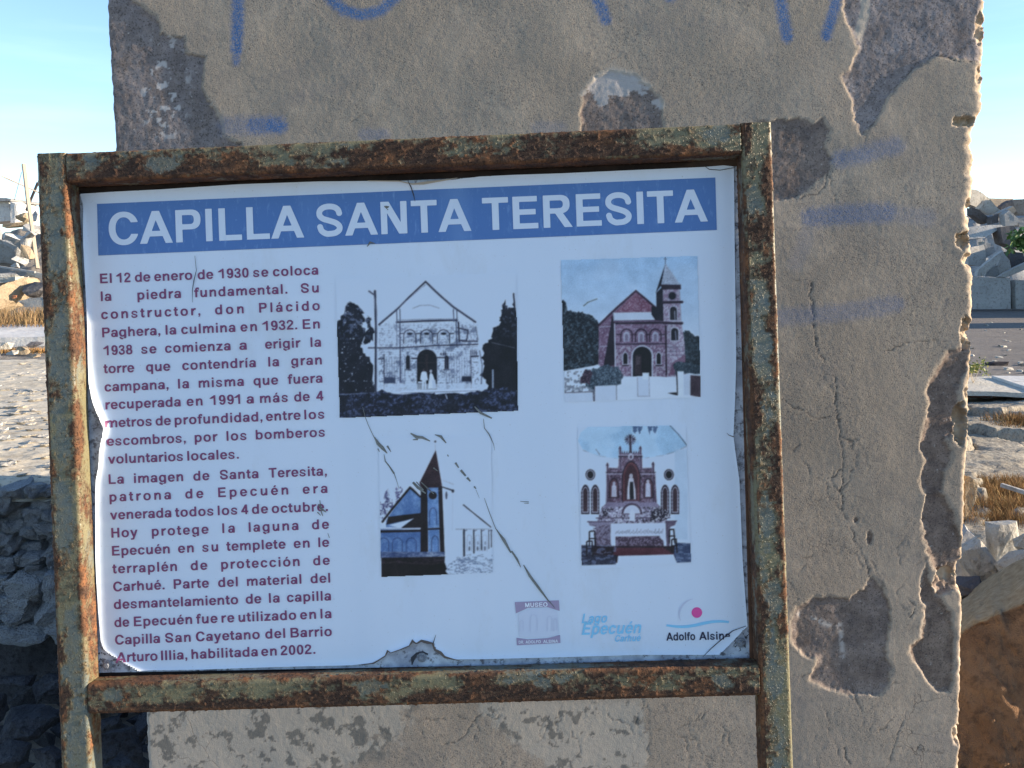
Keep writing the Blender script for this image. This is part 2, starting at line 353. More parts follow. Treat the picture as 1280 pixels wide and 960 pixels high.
    _, pt, cr, bl, lt = t.attr('m1'); _, tn, fm, br, lo_ = t.attr('m2')
    g1 = t.noise(420, 2, 0.6); g2 = t.noise(160, 3, 0.6); big = t.noise(4.5, 5, 0.6); med = t.noise(22, 5, 0.6)
    base = t.mix(t.ramp(big, [(0.35, 0), (0.65, 1)]), (.330, .272, .212), (.392, .322, .25))
    base = t.mix(t.math('MULTIPLY', lo_, 0.55), base, (.352, .29, .240))
    base = t.mix(t.ramp(med, [(0.40, 0.5), (0.60, 0.0)]), base, (.29, .243, .195))
    base = t.mix(t.ramp(t.noise(2.2, 3, .5), [(.55, 0), (.75, .5)]), base, (.37, .30, .24))
    base = t.mix(t.ramp(t.noise(520, 2, .5), [(0.34, 0.8), (0.44, 0.0)]), base, (.09, .08, .075))
    base = t.mix(t.ramp(g1, [(0.64, 0.0), (0.76, 0.4)]), base, (.50, .45, .38))
    base = t.mix(t.ramp(t.noise(9, 7, .72, dist=.6), [(.50, 0), (.68, .55)]), base, (.45, .37, .29)); base = t.mix(t.ramp(t.noise(6.3, 7, .74, dist=.8), [(.54, 0), (.70, .5)]), base, (.22, .195, .18)); base = t.mix(t.ramp(t.noise(90, 3, .6), [(.30, .5), (.42, 0)]), base, (.20, .18, .165))
    base = t.mix(fm, base, (.19, .175, .155))
    base = t.mix(lt, base, (.47, .42, .36))
    # exposed under-layer
    darkc = t.mix(t.ramp(t.noise(24, 9, .78), [(0.40, 0), (0.60, 1)]), (.118, .085, .068), (.265, .20, .158))
    greyc = t.mix(t.ramp(t.noise(20, 9, .78), [(0.40, 0), (0.60, 1)]), (.165, .15, .15), (.32, .295, .30))
    und = t.mix(tn, darkc, greyc)
    und = t.mix(t.ramp(t.noise(150, 5, .75), [(0.60, 0.0), (0.68, 0.75)]), und, (.44, .40, .37)); und = t.mix(t.ramp(t.noise(330, 2, .6), [(0.36, 0.7), (0.46, 0)]), und, (.07, .06, .055))
    und = t.mix(t.math('MULTIPLY', lt, 1.0), und, (.50, .47, .45))
    und = t.mix(t.math('MULTIPLY', t.ramp(t.noise(7, 4, .6), [(.58, 0), (.72, .5)]), t.math('SUBTRACT', 1.0, tn)), und, (.25, .16, .11))
    col = t.mix(pt, base, und)
    col = t.mix(br, col, t.mix(t.ramp(med, [(.4, 0), (.6, 1)]), (.34, .25, .17), (.48, .39, .29)))
    # fine crazing everywhere, denser low down
    wv = t.n.new('ShaderNodeMixRGB'); wv.inputs[0].default_value = 0.06; t.link(o, wv.inputs[1])
    nn = t.n.new('ShaderNodeTexNoise'); nn.inputs['Scale'].default_value = 16; nn.inputs['Detail'].default_value = 5; t.link(o, nn.inputs['Vector']); t.link(nn.outputs['Color'], wv.inputs[2])
    ve = t.vor(17, 'DISTANCE_TO_EDGE', wv.outputs[0])
    gate = t.ramp(t.noise(5, 3, .5), [(0.52, 0), (0.66, 1)])
    craz = t.math('MULTIPLY', t.ramp(ve, [(0.0, 1.0), (0.014, 0.0)]), gate)
    craz = t.math('MULTIPLY', craz, t.math('ADD', t.math('MULTIPLY', lo_, 0.9), 0.15))
    craz = t.math('MULTIPLY', craz, t.math('SUBTRACT', 1.0, pt))
    col = t.mix(t.math('MULTIPLY', craz, 0.95), col, (.07, .06, .055))
    col = t.mix(t.math('MULTIPLY', cr, 0.9), col, (.045, .038, .035))
    col = t.mix(t.math('MULTIPLY', bl, t.mix(t.ramp(g1, [(.38, 0), (.55, 1)]), (.35, .35, .35), (.9, .9, .9))), col, (.035, .125, .31))
    col = t.mix(t.ramp(t.vor(38, 'F1'), [(0.0, .0), (0.05, 0)]), col, (.1, .1, .1))
    hh = t.mix(0.45, g1, g2)
    b1 = t.bump(hh, 0.5, 0.0012); b2 = t.bump(t.math('MULTIPLY', craz, -1.0), 0.15, 0.001, b1)
    m = t.done(col, 0.95, b2, 0.12)
    w = empty('ruined_wall', 'cracked sandy rendered masonry wall with blue spray marks standing behind the sign', 'wall', (0.1, YW, 0))
    o1 = mesh_np('render_coat', A.reshape(-1, 3), grid_faces(nr, ncc)[:, ::-1], m, None, True, {'m1': c1, 'm2': c2}); keep_parent(o1, w)
    # back and top closing slab
    bm = bmesh.new()
    z0, z1 = -.05, float(A[0, 20, 2]) - .01
    xa, xb = float(A[nr // 2, 0, 0]) + .03, float(A[nr // 2, -1, 0]) - .05
    vs = [bm.verts.new(p) for p in ((xa, YW + .04, z0), (xb, YW + .04, z0), (xb, YW + .28, z0), (xa, YW + .28, z0), (xa, YW + .04, z1), (xb, YW + .04, z1), (xb, YW + .28, z1), (xa, YW + .28, z1))]
    for f in ((0, 3, 2, 1), (4, 5, 6, 7), (0, 1, 5, 4), (1, 2, 6, 5), (2, 3, 7, 6), (3, 0, 4, 7)): bm.faces.new([vs[k] for k in f])
    o2 = bm_obj('masonry_core', bm, M_BRICKR); keep_parent(o2, w)
    # a scale of render hanging off the far edge
    rng = random.Random(3)
    pts = [(1206, 599), (1212, 596), (1219, 600), (1222, 608), (1219, 614), (1221, 621), (1217, 632), (1210, 642), (1205, 646)]
    bm = bmesh.new(); fr = [bm.verts.new(V(at(x, y, YW + .05))) for x, y in pts]; bk = [bm.verts.new(V(at(x, y, YW + .05)) + Vector((-.004, .02, 0))) for x, y in pts]
    bm.faces.new(fr[::-1]); bm.faces.new(bk); n = len(fr)
    for i in range(n): bm.faces.new((fr[i], fr[(i + 1) % n], bk[(i + 1) % n], bk[i]))
    bmesh.ops.triangulate(bm, faces=bm.faces); bmesh.ops.subdivide_edges(bm, edges=bm.edges, cuts=2, use_grid_fill=True)
    for v in bm.verts: v.co += mnoise.noise_vector(v.co * 60) * .0025
    o3 = bm_obj('render_flake', bm, M_TAN); keep_parent(o3, w)
build_wall()

# ------------------------------------------------------------------ the sign: its plane recovered from the frame's four corners
_ex = np.array([.99894734, -.03647198, -.02782107]); _ey = np.array([-.0337028, -.99939455, -.00863992])
_ey = _ey - _ex * (_ex @ _ey); _ey /= np.linalg.norm(_ey)
def c2w(v): return v[0] * _R - v[1] * _U + v[2] * _F
EX, EY = c2w(_ex), c2w(_ey); EX /= np.linalg.norm(EX); EY /= np.linalg.norm(EY); EZ = np.cross(EX, EY)
SO = CAM + c2w(np.array([-.57933671, .42338111, 1.27832459]))
SW, SH, TB = .930, .7169, .038
SM = Matrix(((EX[0], EY[0], EZ[0], SO[0]), (EX[1], EY[1], EZ[1], SO[1]), (EX[2], EY[2], EZ[2], SO[2]), (0, 0, 0, 1)))
def loc(px, py, z=0.0):                # picture point -> sign-local point on the plane at local depth z
    d = ray(px, py); n = EZ; k = ((SO + EZ * z - CAM) @ n) / (d @ n)
    p = CAM + d * k[..., None] - SO
    return np.stack([p @ EX, p @ EY, np.broadcast_to(z, (p @ EX).shape)], -1)
sign = empty('information_sign', 'rusty green tube frame holding the blue and white chapel history panel', 'sign')
sign.matrix_world = SM

def tube_mat():
    t = NT('rusted_green_paint'); _, ru, bl, oc, og = t.attr('m1')
    f1 = t.noise(190, 4, .65); f2 = t.noise(60, 4, .6); f3 = t.noise(700, 2, .6)
    paint = t.mix(bl, (.165, .150, .086), (.112, .132, .122))
    paint = t.mix(t.ramp(f2, [(.4, 0), (.65, .5)]), paint, (.20, .165, .085))
    och = t.mix(t.ramp(f1, [(.35, 0), (.65, 1)]), (.115, .085, .045), (.165, .130, .070))
    rust = t.mix(t.ramp(f1, [(.35, 0), (.65, 1)]), (.035, .019, .012), (.085, .042, .024))
    rust = t.mix(t.math('MULTIPLY', og, t.ramp(f2, [(.40, 0), (.62, 1)])), rust, (.20, .085, .035))
    col = t.mix(oc, paint, och); col = t.mix(ru, col, rust)
    col = t.mix(t.ramp(f1, [(.30, .7), (.42, 0)]), col, (.05, .03, .02))
    col = t.mix(t.ramp(f3, [(.66, 0), (.76, .6)]), col, (.42, .30, .15))
    rgh = t.mix(ru, (.45, .45, .45), (.85, .85, .85))
    sp = t.ramp(t.noise(380, 2, .55), [(.56, 0), (.72, 1)]); nb = t.bump(t.mix(.5, f1, f3), .4, .0006, t.bump(t.math('MULTIPLY', sp, t.math('ADD', t.math('MULTIPLY', oc, .8), .2)), 1.0, .0022))
    return t.done(col, rgh, nb, .35)
M_TUBE = tube_mat()

def tube(name, p0, p1, axis, seed, bias, fine=.0015, rad=.0045, pad=0.0, bluep=()):
    """square tube in sign-local space; p0,p1 min/max corners in x,y; z from -TB to 0; axis 'x' or 'y'"""
    L0, L1 = (p0[0], p1[0]) if axis == 'x' else (p0[1], p1[1])
    w0, w1 = (p0[1], p1[1]) if axis == 'x' else (p0[0], p1[0])
    # cross-section loop (a across, z), fine sampling of front and sides
    pts = []; nor = []
    def seg(a, b, n, nn):
        for k in range(n):
            f = k / n; pts.append((a[0] + (b[0] - a[0]) * f, a[1] + (b[1] - a[1]) * f)); nor.append(nn)
    def arc(c, a0, a1, n):
        for k in range(n):
            a = a0 + (a1 - a0) * k / n; pts.append((c[0] + rad * math.cos(a), c[1] + rad * math.sin(a))); nor.append((math.cos(a), math.sin(a)))
    w = w1 - w0; nf = int(w / fine)
    seg((w0 + rad, 0), (w1 - rad, 0), nf, (0, 1)); arc((w1 - rad, -rad), math.pi / 2, 0, 5)
    seg((w1, -rad), (w1, -TB + rad), nf * 2 // 3, (1, 0)); arc((w1 - rad, -TB + rad), 0, -math.pi / 2, 3)
    seg((w1 - rad, -TB), (w0 + rad, -TB), 6, (0, -1)); arc((w0 + rad, -TB + rad), -math.pi / 2, -math.pi, 3)
    seg((w0, -TB + rad), (w0, -rad), nf * 2 // 3, (-1, 0)); arc((w0 + rad, -rad), math.pi, math.pi / 2, 5)
    pts = np.array(pts); nor = np.array(nor); m = len(pts)
    if axis == 'y' and L0 < -.2:
        ls = np.concatenate([np.linspace(L0, -.16, 60), np.arange(-.158, L1, fine), [L1]])
    else: ls = np.concatenate([np.arange(L0, L1, fine), [L1]])
    A = np.repeat(ls[:, None], m, 1); a = np.repeat(pts[None, :, 0], len(ls), 0); z = np.repeat(pts[None, :, 1], len(ls), 0)
    peri = np.concatenate([[0], np.cumsum(np.hypot(*(np.diff(pts, axis=0).T)))])[None, :].repeat(len(ls), 0)
    u = A * 1000; v = peri * 1000 + seed * 300                                # millimetres
    rel = (a - w0) / w                                                        # 0..1 across
    n1 = fbm(u / 60, v / 26, 5, seed, .62); n2 = fbm(u / 14, v / 11, 4, seed + 7, .6); n3 = fbm(u / 120, v / 60, 3, seed + 13); n4 = fbm(u / 3.6, v / 3.6, 3, seed + 17, .6)
    r = (n1 - .5) * 2.5 + (n2 - .5) * .9 + (n4 - .5) * .8 + bias(A, rel)
    rust = sstep(-.04, .26, r); och = sstep(-.42, .02, r + (n2 - .5) * .3)
    blue = sstep(.50, .60, n3 + (n2 - .5) * .15)
    for (bx, by, br) in bluep:                                                # extra blue paint islands, along / across
        d = np.hypot((A - bx) / br, (rel - by) / .30) + (n2 - .5) * 1.4 + (n4 - .5) * .9; k = sstep(1.15, .7, d) * .85 * (z > -.006)
        rust = rust * (1 - k); och = och * (1 - k); blue = np.maximum(blue, k)
    edge = np.minimum(np.abs(rel), np.abs(1 - rel)); orange = sstep(.45, .62, fbm(u / 45, v / 30, 3, seed + 19)) * .8 + sstep(.16, .04, edge) * .5
    bl = vn(u / 3.0, v / 3.0, seed + 23); bl2 = vn(u / 4.4, v / 4.4, seed + 29)
    disp = (sstep(.72, .95, bl) * .0008 + sstep(.78, .97, bl2) * .0009) * (.15 + .85 * och) + rust * .00015 + (n2 - .5) * .0002
    a2 = a + nor[None, :, 0] * disp; z2 = z + nor[None, :, 1] * disp
    co = np.stack([A, a2, z2], -1) if axis == 'x' else np.stack([a2, A, z2], -1)
    nr = len(ls); i = np.arange(nr - 1)[:, None] * m + np.arange(m)[None, :]; j = np.arange(nr - 1)[:, None] * m + (np.arange(m)[None, :] + 1) % m
    q = np.stack([i, i + m, j + m, j], -1).reshape(-1, 4)
    if axis == 'x': q = q[:, ::-1]
    cap0 = np.arange(m)[None, :]; cap1 = (nr - 1) * m + np.arange(m)[None, :]
    c = np.stack([rust, blue, och, np.clip(orange, 0, 1)], -1).reshape(-1, 4)
    return mesh_np(name, co.reshape(-1, 3), [q, cap0 if axis == 'y' else cap0[:, ::-1], cap1[:, ::-1] if axis == 'y' else cap1], M_TUBE, sign, True, {'m1': c})
foot = -(SO[2] + .12) / EY[2]
tube('post', (0, foot), (TB, SH), 'y', 3, lambda A, r: .10 * np.sin(A * 15) - .14 + .42 * sstep(.28, .0, r) - .30 * np.exp(-((r - .58) / .22) ** 2) + .26 * sstep(.80, .96, r),
     bluep=[(.62, .55, .022), (.655, .6, .012), (.35, .5, .03), (.10, .55, .035)])
tube('post', (SW - TB, foot), (SW, SH), 'y', 11, lambda A, r: .04 + .28 * sstep(.30, .0, r) - .22 * np.exp(-((r - .5) / .2) ** 2) + .22 * sstep(.70, .88, r) - .65 * sstep(.90, .99, r),
     bluep=[(.615, .30, .022), (.22, .40, .03), (.12, .55, .03), (.02, .5, .035), (.44, .5, .02)])
rl = .0006
tube('rail', (TB + rl, SH - TB), (SW - TB - rl, SH - .0006), 'x', 23, lambda A, r: .26 + .22 * np.exp(-((A - .62) / .16) ** 2) + .14 * np.exp(-((A - .25) / .12) ** 2) - .30 * sstep(.55, .95, r) + .34 * sstep(.42, .05, r) - .25 * sstep(.80, .88, A),
     bluep=[(.865, .70, .022), (.07, .6, .013), (.16, .55, .02)])
tube('rail', (TB + rl, 0), (SW - TB - rl, TB), 'x', 37, lambda A, r: .12 - .30 * np.exp(-((r - .72) / .20) ** 2) + .60 * sstep(.45, .10, r) + .10 * np.sin(A * 26) + .20 * np.exp(-((A - .22) / .09) ** 2),
     bluep=[(.075, .62, .016), (.845, .55, .014), (.40, .68, .02), (.62, .6, .012)])

# dark plate added behind the frame; shade of the gaps is in its colour
M_BACK = NT('gap_shade_dark')
_n = M_BACK.noise(30, 5, .6); M_BACK = M_BACK.done(M_BACK.ramp(_n, [(.3, (.018, .013, .012)), (.7, (.05, .032, .026))]), .8, None, .25)
def local_box(name, lo_, hi, m, parent=sign, bev=0):
    bm = bmesh.new(); bmesh.ops.create_cube(bm, size=1)
    for v in bm.verts: v.co = Vector([lo_[k] + (v.co[k] + .5) * (hi[k] - lo_[k]) for k in range(3)])
    if bev: bmesh.ops.bevel(bm, geom=bm.edges, offset=bev, segments=2, affect='EDGES')
    return bm_obj(name, bm, m, parent)
local_box('gap_shade_plate', (.004, .004, -.0455), (SW - .004, SH - .004, -.0425), M_BACK)

# board the vinyl is glued to: pale, dirty
t = NT('old_adhesive_board'); n1 = t.noise(26, 6, .65); n2 = t.noise(90, 5, .7)
M_BOARD = t.done(t.mix(t.ramp(n2, [(.52, 0), (.62, .8)]), t.mix(t.ramp(n1, [(.4, 0), (.6, 1)]), (.34, .36, .42), (.60, .64, .70)), (.07, .06, .065)), .6, t.bump(n2, .5, .001), .3)
ZB = -.0395
bp = loc(np.array([99, 921, 937, 117]), np.array([243, 208, 826, 841]), ZB)
bm = bmesh.new()
fr = [bm.verts.new(p) for p in bp]; bk = [bm.verts.new((p[0], p[1], ZB - .0025)) for p in bp]
bm.faces.new(fr[::-1]); bm.faces.new(bk)
for i in range(4): bm.faces.new((fr[i], fr[(i + 1) % 4], bk[(i + 1) % 4], bk[i]))
bmesh.ops.recalc_face_normals(bm, faces=bm.faces)
bm_obj('board', bm, M_BOARD, sign)

# the vinyl sheet: a grid between torn edges, its rim curling off the board
ZS = -.0380
LE = [(238, 101), (246, 101), (256, 104), (300, 105.5), (400, 110.5), (455, 112), (480, 114), (500, 119), (520, 127), (535, 133), (545, 131), (560, 127), (585, 125), (600, 122), (620, 121), (700, 121.5), (760, 124), (800, 127), (812, 131), (822, 146), (830, 160), (838, 176)]
RE = [(200, 914), (212, 917), (240, 917.5), (300, 918), (450, 920), (500, 918.5), (545, 916.5), (565, 919), (600, 924), (700, 928), (770, 933), (783, 934), (790, 926), (800, 918), (812, 905), (820, 897), (830, 890)]
TE = [(95, 243), (140, 240), (200, 237), (300, 230.5), (400, 227), (470, 226.5), (510, 228), (516, 231), (530, 229), (560, 226), (600, 221), (640, 219), (700, 217), (800, 212.5), (880, 209), (905, 207), (925, 210)]
BE = [(95, 838), (150, 834), (178, 837.5), (250, 836.5), (350, 833), (440, 831), (465, 828), (480, 821), (486, 816), (500, 811), (512, 806), (518, 801), (528, 802), (542, 803), (545, 812), (556, 819), (570, 823.5), (600, 823.5), (700, 821), (800, 818), (885, 818), (935, 816)]
def ip(tab, v): return np.interp(v, [p[0] for p in tab], [p[1] for p in tab])
def sheet_z(X, Y):
    X = np.asarray(X, float); Y = np.asarray(Y, float)
    dlp = np.maximum(X - ip(LE, Y), 0); dbp = np.maximum(ip(BE, X) - Y, 0); dtp = np.maximum(Y - ip(TE, X), 0); drp = np.maximum(ip(RE, Y) - X, 0)
    z = ZS + (fbm(X / 150, Y / 150, 2, 72) - .5) * .0008
    ampL = .0035 + .0050 * np.exp(-((Y - 520) / 45) ** 2) + -.0012 * np.exp(-((Y - 810) / 50) ** 2) + .002 * fbm(Y / 40, X * 0, 2, 73)
    z = z + ampL * np.exp(-(dlp / 4.0) ** 1.2) * sstep(245, 300, Y)
    z = z + (.0022 + .0005 * np.exp(-((X - 150) / 40) ** 2) + .0025 * np.exp(-((X - 520) / 40) ** 2)) * np.exp(-dbp / 4.0)
    z = z + (.0015 + .004 * np.exp(-((X - 520) / 45) ** 2)) * np.exp(-dtp / 5.0)
    z = z + .0016 * np.exp(-drp / 4.0)
    return z - .0012 * np.exp(-((X - 518 - (Y - 230) * .18) / 3.0) ** 2) * sstep(275, 235, Y)
def locs(px, py, dz):                   # on the vinyl itself, dz above it
    px = np.asarray(px, float); py = np.asarray(py, float); P = loc(px, py, ZS); P[..., 2] = sheet_z(px, py) + dz; return P
def build_sheet():
    n = 1
    xs = np.arange(92, 942, 1.5); ys = np.arange(198, 846, 1.5)
    X, Y = np.meshgrid(xs, ys)
    # distances inside the outline
    jit = (fbm(X / 5, Y / 5, 3, 71) - .5) * 2.0
    tornL = sstep(470, 500, Y) * sstep(600, 570, Y) + sstep(800, 815, Y); tornB = sstep(455, 480, X) * sstep(575, 545, X); tornR = sstep(770, 785, Y)
    dl = X - ip(LE, Y) + jit * tornL; dr = ip(RE, Y) - X + jit * tornR; dt = Y - ip(TE, X) + jit * .3; db = ip(BE, X) - Y + jit * tornB
    d = np.minimum(np.minimum(dl, dr), np.minimum(dt, db))
    # pull boundary vertices onto the outline: clamp coordinates
    Xc = np.clip(X, ip(LE, Y) - jit * tornL, ip(RE, Y) + jit * tornR); Yc = np.clip(Y, ip(TE, X), ip(BE, X) + jit * tornB)
    ins = d > -1.5
    dd = np.maximum(d, 0)
    z = sheet_z(X, Y)
    P = loc(Xc, Yc, ZS); P[..., 2] = z
    f = grid_faces(*X.shape)
    keep = ins.ravel()[f].all(1); f = f[keep]
    used = np.unique(f); remap = -np.ones(X.size, int); remap[used] = np.arange(len(used))
    v = P.reshape(-1, 3)[used]; f = remap[f]
    t = NT('printed_white_vinyl'); n1 = t.noise(1.2, 2, .5, mapsc=(14, .5, 1)); n2 = t.noise(8, 5, .6); n3 = t.noise(140, 3, .7)
    col = t.mix(t.ramp(n1, [(.3, 0), (.7, 1)]), (.69, .755, .85), (.725, .785, .875))
    col = t.mix(t.ramp(n2, [(.45, 0), (.75, .35)]), col, (.66, .75, .86))
    col = t.mix(t.ramp(n3, [(.70, 0), (.80, .5)]), col, (.45, .47, .50))
    col = t.mix(t.ramp(t.noise(5, 6, .7, mapsc=(1.5, .6, 1)), [(.56, 0), (.80, .45)]), col, (.52, .52, .50)); col = t.mix(t.ramp(t.noise(420, 2, .5), [(.70, 0), (.76, .5)]), col, (.40, .36, .32))
    m = t.done(col, .42, t.bump(t.noise(3.0, 2, .5), .15, .004), .45)
    o = mesh_np('vinyl_sheet', v, f[:, ::-1], m, sign, True); return o
sheet = build_sheet()
tag(sheet, 'white printed vinyl with curled torn edges')

def flat_mat(name, col, rough=.5, wear=None):
    t = NT(name)
    if wear:
        n = t.noise(55, 6, .7, mapsc=(2.2, .7, 1)); n2 = t.noise(2.6, 2, .5, mapsc=(6, .2, 1)); n3 = t.noise(300, 2, .6)
        c = t.mix(t.ramp(n, [(.56, 0), (.74, .55)]), col, wear); c = t.mix(t.ramp(n2, [(.56, 0), (.70, .28)]), c, wear); c = t.mix(t.ramp(n3, [(.68, 0), (.76, .5)]), c, wear)
        return t.done(c, rough, None, .4)
    return t.done(col, rough, None, .4)
SHEET_DISP = lin((163, 184, 214))
def alb(rgb, white=.70): return lin(rgb) / SHEET_DISP * np.array([.70, .765, .86])
M_BANNER = flat_mat('faded_blue_print', tuple(alb((58, 96, 158))), .45, tuple(alb((98, 136, 190))))
M_HEAD = flat_mat('headline_white', (.70, .765, .86), .45, (.58, .66, .80))
M_INK = flat_mat('purple_ink', tuple(alb((96, 52, 94))), .5, tuple(alb((125, 84, 126))))

# banner: grid following the sheet
def px_grid_mesh(name, X, Y, z, m, parent, cols=None, mask=None):
    P = locs(X, Y, z); f = grid_faces(*X.shape)[:, ::-1]
    if mask is not None: f = f[mask.ravel()[f].all(1)]
    return mesh_np(name, P.reshape(-1, 3), f, m, parent, False, cols)
u, v = np.meshgrid(np.linspace(0, 1, 80), np.linspace(0, 1, 9))
TLb, TRb, BRb, BLb = (121.5, 255), (894, 222), (896, 287.5), (123, 319.5)
Xb = (1 - v) * ((1 - u) * TLb[0] + u * TRb[0]) + v * ((1 - u) * BLb[0] + u * BRb[0]); Yb = (1 - v) * ((1 - u) * TLb[1] + u * TRb[1]) + v * ((1 - u) * BLb[1] + u * BRb[1])
px_grid_mesh('headline_banner', Xb, Yb, .0006, M_BANNER, sheet)


# ------------------------------------------------------------------ lettering: bold grotesque glyphs drawn as distance fields, cut into flat meshes
def g_box(x, y, a, b, c, d): return np.maximum(np.maximum(a - x, x - c), np.maximum(b - y, y - d))
def g_bar(x, y, x0, y0, x1, y1, w):    # slanted bar whose HORIZONTAL width is w, cut at y0 and y1
    xc = x0 + (x1 - x0) * (y - y0) / (y1 - y0); k = abs(y1 - y0) / math.hypot(x1 - x0, y1 - y0)
    return np.maximum((np.abs(x - xc) - w / 2) * k, np.maximum(min(y0, y1) - y, y - max(y0, y1)))
def g_el(x, y, cx, cy, rx, ry, p=2.25):
    d = (np.abs((x - cx) / rx) ** p + np.abs((y - cy) / ry) ** p) ** (1 / p)
    return (d - 1) * min(rx, ry)
def g_ring(x, y, cx, cy, rx, ry, tx, ty, p=2.25): return np.maximum(g_el(x, y, cx, cy, rx, ry, p), -g_el(x, y, cx, cy, rx - tx, ry - ty, p))
def cut(a, b): return np.maximum(a, -b)
def g_path(x, y, pts, w):
    P = []
    q = [pts[0]] + list(pts) + [pts[-1]]
    for i in range(1, len(q) - 2):
        for k in range(8):
            t_ = k / 8; a, b, c, d = q[i - 1], q[i], q[i + 1], q[i + 2]
            P.append(tuple(.5 * (2 * b[j] + (c[j] - a[j]) * t_ + (2 * a[j] - 5 * b[j] + 4 * c[j] - d[j]) * t_ ** 2 + (-a[j] + 3 * b[j] - 3 * c[j] + d[j]) * t_ ** 3) for j in (0, 1)))
    P.append(pts[-1]); return seg_dist(x, y, P) - w / 2
CH, XH, ST, s_ = .716, .519, .15, .137
def U(*a):
    r = a[0]
    for b in a[1:]: r = np.minimum(r, b)
    return r
def glyph(c, x, y):
    B = lambda a, b, cc, d: g_box(x, y, a, b, cc, d)
    R = lambda *a: g_ring(x, y, *a)
    if c == 'A': return .722, U(g_bar(x, y, .078, 0, .361, CH + .0, .160), g_bar(x, y, .644, 0, .361, CH, .160), B(.17, .155, .55, .275))
    if c == 'B': return .722, U(B(.073, 0, .22, CH), np.maximum(R(.40, .525, .235, .191, .14, .118), .36 - x), np.maximum(R(.42, .205, .258, .205, .145, .122), .38 - x), B(.2, .598, .38, CH), B(.2, 0, .40, .122), B(.2, .315, .40, .43))
    if c == 'C':
        r = R(.375, .358, .33, .37, .15, .125, 2.15); cutr = np.maximum(np.maximum(-(y - .358) + (-.0), 0) * 0 + np.maximum(.42 - x, np.abs(y - .358) - .125 - (x - .42) * .02), -1)
        return .722, cut(r, cutr)
    if c == 'D': return .722, U(B(.073, 0, .22, CH), np.maximum(R(.33, .358, .345, .358, .15, .122, 2.3), .32 - x), B(.2, .594, .33, CH), B(.2, 0, .33, .122))
    if c == 'E': return .667, U(B(.073, 0, .22, CH), B(.2, .595, .61, CH), B(.2, .31, .575, .43), B(.2, 0, .625, .121))
    if c == 'F': return .611, U(B(.073, 0, .22, CH), B(.2, .595, .565, CH), B(.2, .305, .51, .425))
    if c == 'H': return .722, U(B(.073, 0, .22, CH), B(.502, 0, .649, CH), B(.2, .31, .52, .434))
    if c == 'I': return .278, B(.066, 0, .212, CH)
    if c == 'L': return .611, U(B(.076, 0, .222, CH), B(.2, 0, .58, .121))
    if c == 'M': return .833, U(B(.07, 0, .205, CH), B(.628, 0, .763, CH), g_bar(x, y, .417, 0, .162, CH, .17), g_bar(x, y, .417, 0, .671, CH, .17))
    if c == 'N': return .722, U(B(.073, 0, .213, CH), B(.508, 0, .648, CH), g_bar(x, y, .555, 0, .166, CH, .178))
    if c == 'O': return .778, R(.389, .358, .345, .37, .152, .125, 2.15)
    if c == 'P': return .667, U(B(.073, 0, .22, CH), np.maximum(R(.40, .497, .225, .219, .148, .12, 2.4), .38 - x), B(.2, .597, .40, CH), B(.2, .278, .40, .397))
    if c == 'R': return .722, U(B(.073, 0, .22, CH), np.maximum(R(.43, .512, .225, .204, .148, .12, 2.4), .40 - x), B(.2, .597, .43, CH), B(.2, .308, .42, .425), np.maximum(g_bar(x, y, .62, 0, .38, .37, .175), y - .36))
    if c == 'S': return .667, np.maximum(g_path(x, y, [(.12, .215), (.155, .125), (.25, .062), (.34, .057), (.45, .072), (.535, .13), (.545, .215), (.47, .29), (.33, .345), (.19, .395), (.118, .47), (.125, .57), (.20, .635), (.315, .660), (.44, .642), (.52, .585), (.55, .505)], .128), np.maximum(np.maximum((.195 - y) * 0 + (y - .235) - 9 * np.maximum(x - .19, 0), -9) * 0 - 9, -9))
    if c == 'T': return .611, U(B(.02, .594, .590, CH), B(.231, 0, .379, CH))
    if c == 'U': return .722, U(B(.07, .26, .217, CH), B(.505, .26, .652, CH), np.maximum(R(.361, .27, .291, .282, .147, .125), y - .27))
    # lower case
    if c in 'oó':
        r = R(.306, .26, .265, .272, .14, .112)
        if c == 'ó': r = U(r, g_bar(x, y, .27, .575, .36, .716, .125))
        return .611, r
    if c in 'nh':
        r = U(B(.067, 0, .204, CH if c == 'h' else XH), B(.403, 0, .54, .33), np.maximum(R(.338, .325, .202, .207, .137, .115), np.maximum(.325 - y, .19 - x)))
        return .611, r
    if c == 'm':
        r = U(B(.062, 0, .197, XH), B(.378, 0, .513, .34), B(.693, 0, .828, .34), np.maximum(R(.328, .335, .185, .197, .135, .112), np.maximum(.335 - y, .18 - x)), np.maximum(R(.643, .335, .185, .197, .135, .112), np.maximum(.335 - y, .49 - x)))
        return .889, r
    if c in 'uú':
        return .611, U(B(.403, 0, .54, XH), B(.067, .19, .204, XH), np.maximum(R(.269, .194, .202, .207, .137, .115), np.maximum(y - .194, x - .42)))
    if c == 'r':
        return .389, U(B(.065, 0, .202, XH), np.maximum(R(.345, .33, .21, .202, .137, .118), np.maximum(.33 - y, x - .385 - (y - .40) * .25)))
    if c in 'bp':
        return .611, U(B(.066, 0 if c == 'b' else -.197, .203, CH if c == 'b' else XH), np.maximum(R(.317, .26, .252, .272, .14, .112), .10 - x))
    if c in 'dqg':
        lo_ = {'d': 0, 'q': -.197, 'g': -.02}[c]
        r = U(B(.405, lo_, .542, CH if c == 'd' else XH), np.maximum(R(.292, .26, .252, .272, .14, .112), x - .50))
        if c == 'g': r = U(r, np.maximum(R(.30, -.02, .242, .188, .137, .105), np.maximum(y + .02, -.13 - y + (x < .30) * -1.0)), np.maximum(R(.30, -.03, .235, .178, .135, .1), np.maximum(y + .045, x - .3)))
        return .611, r
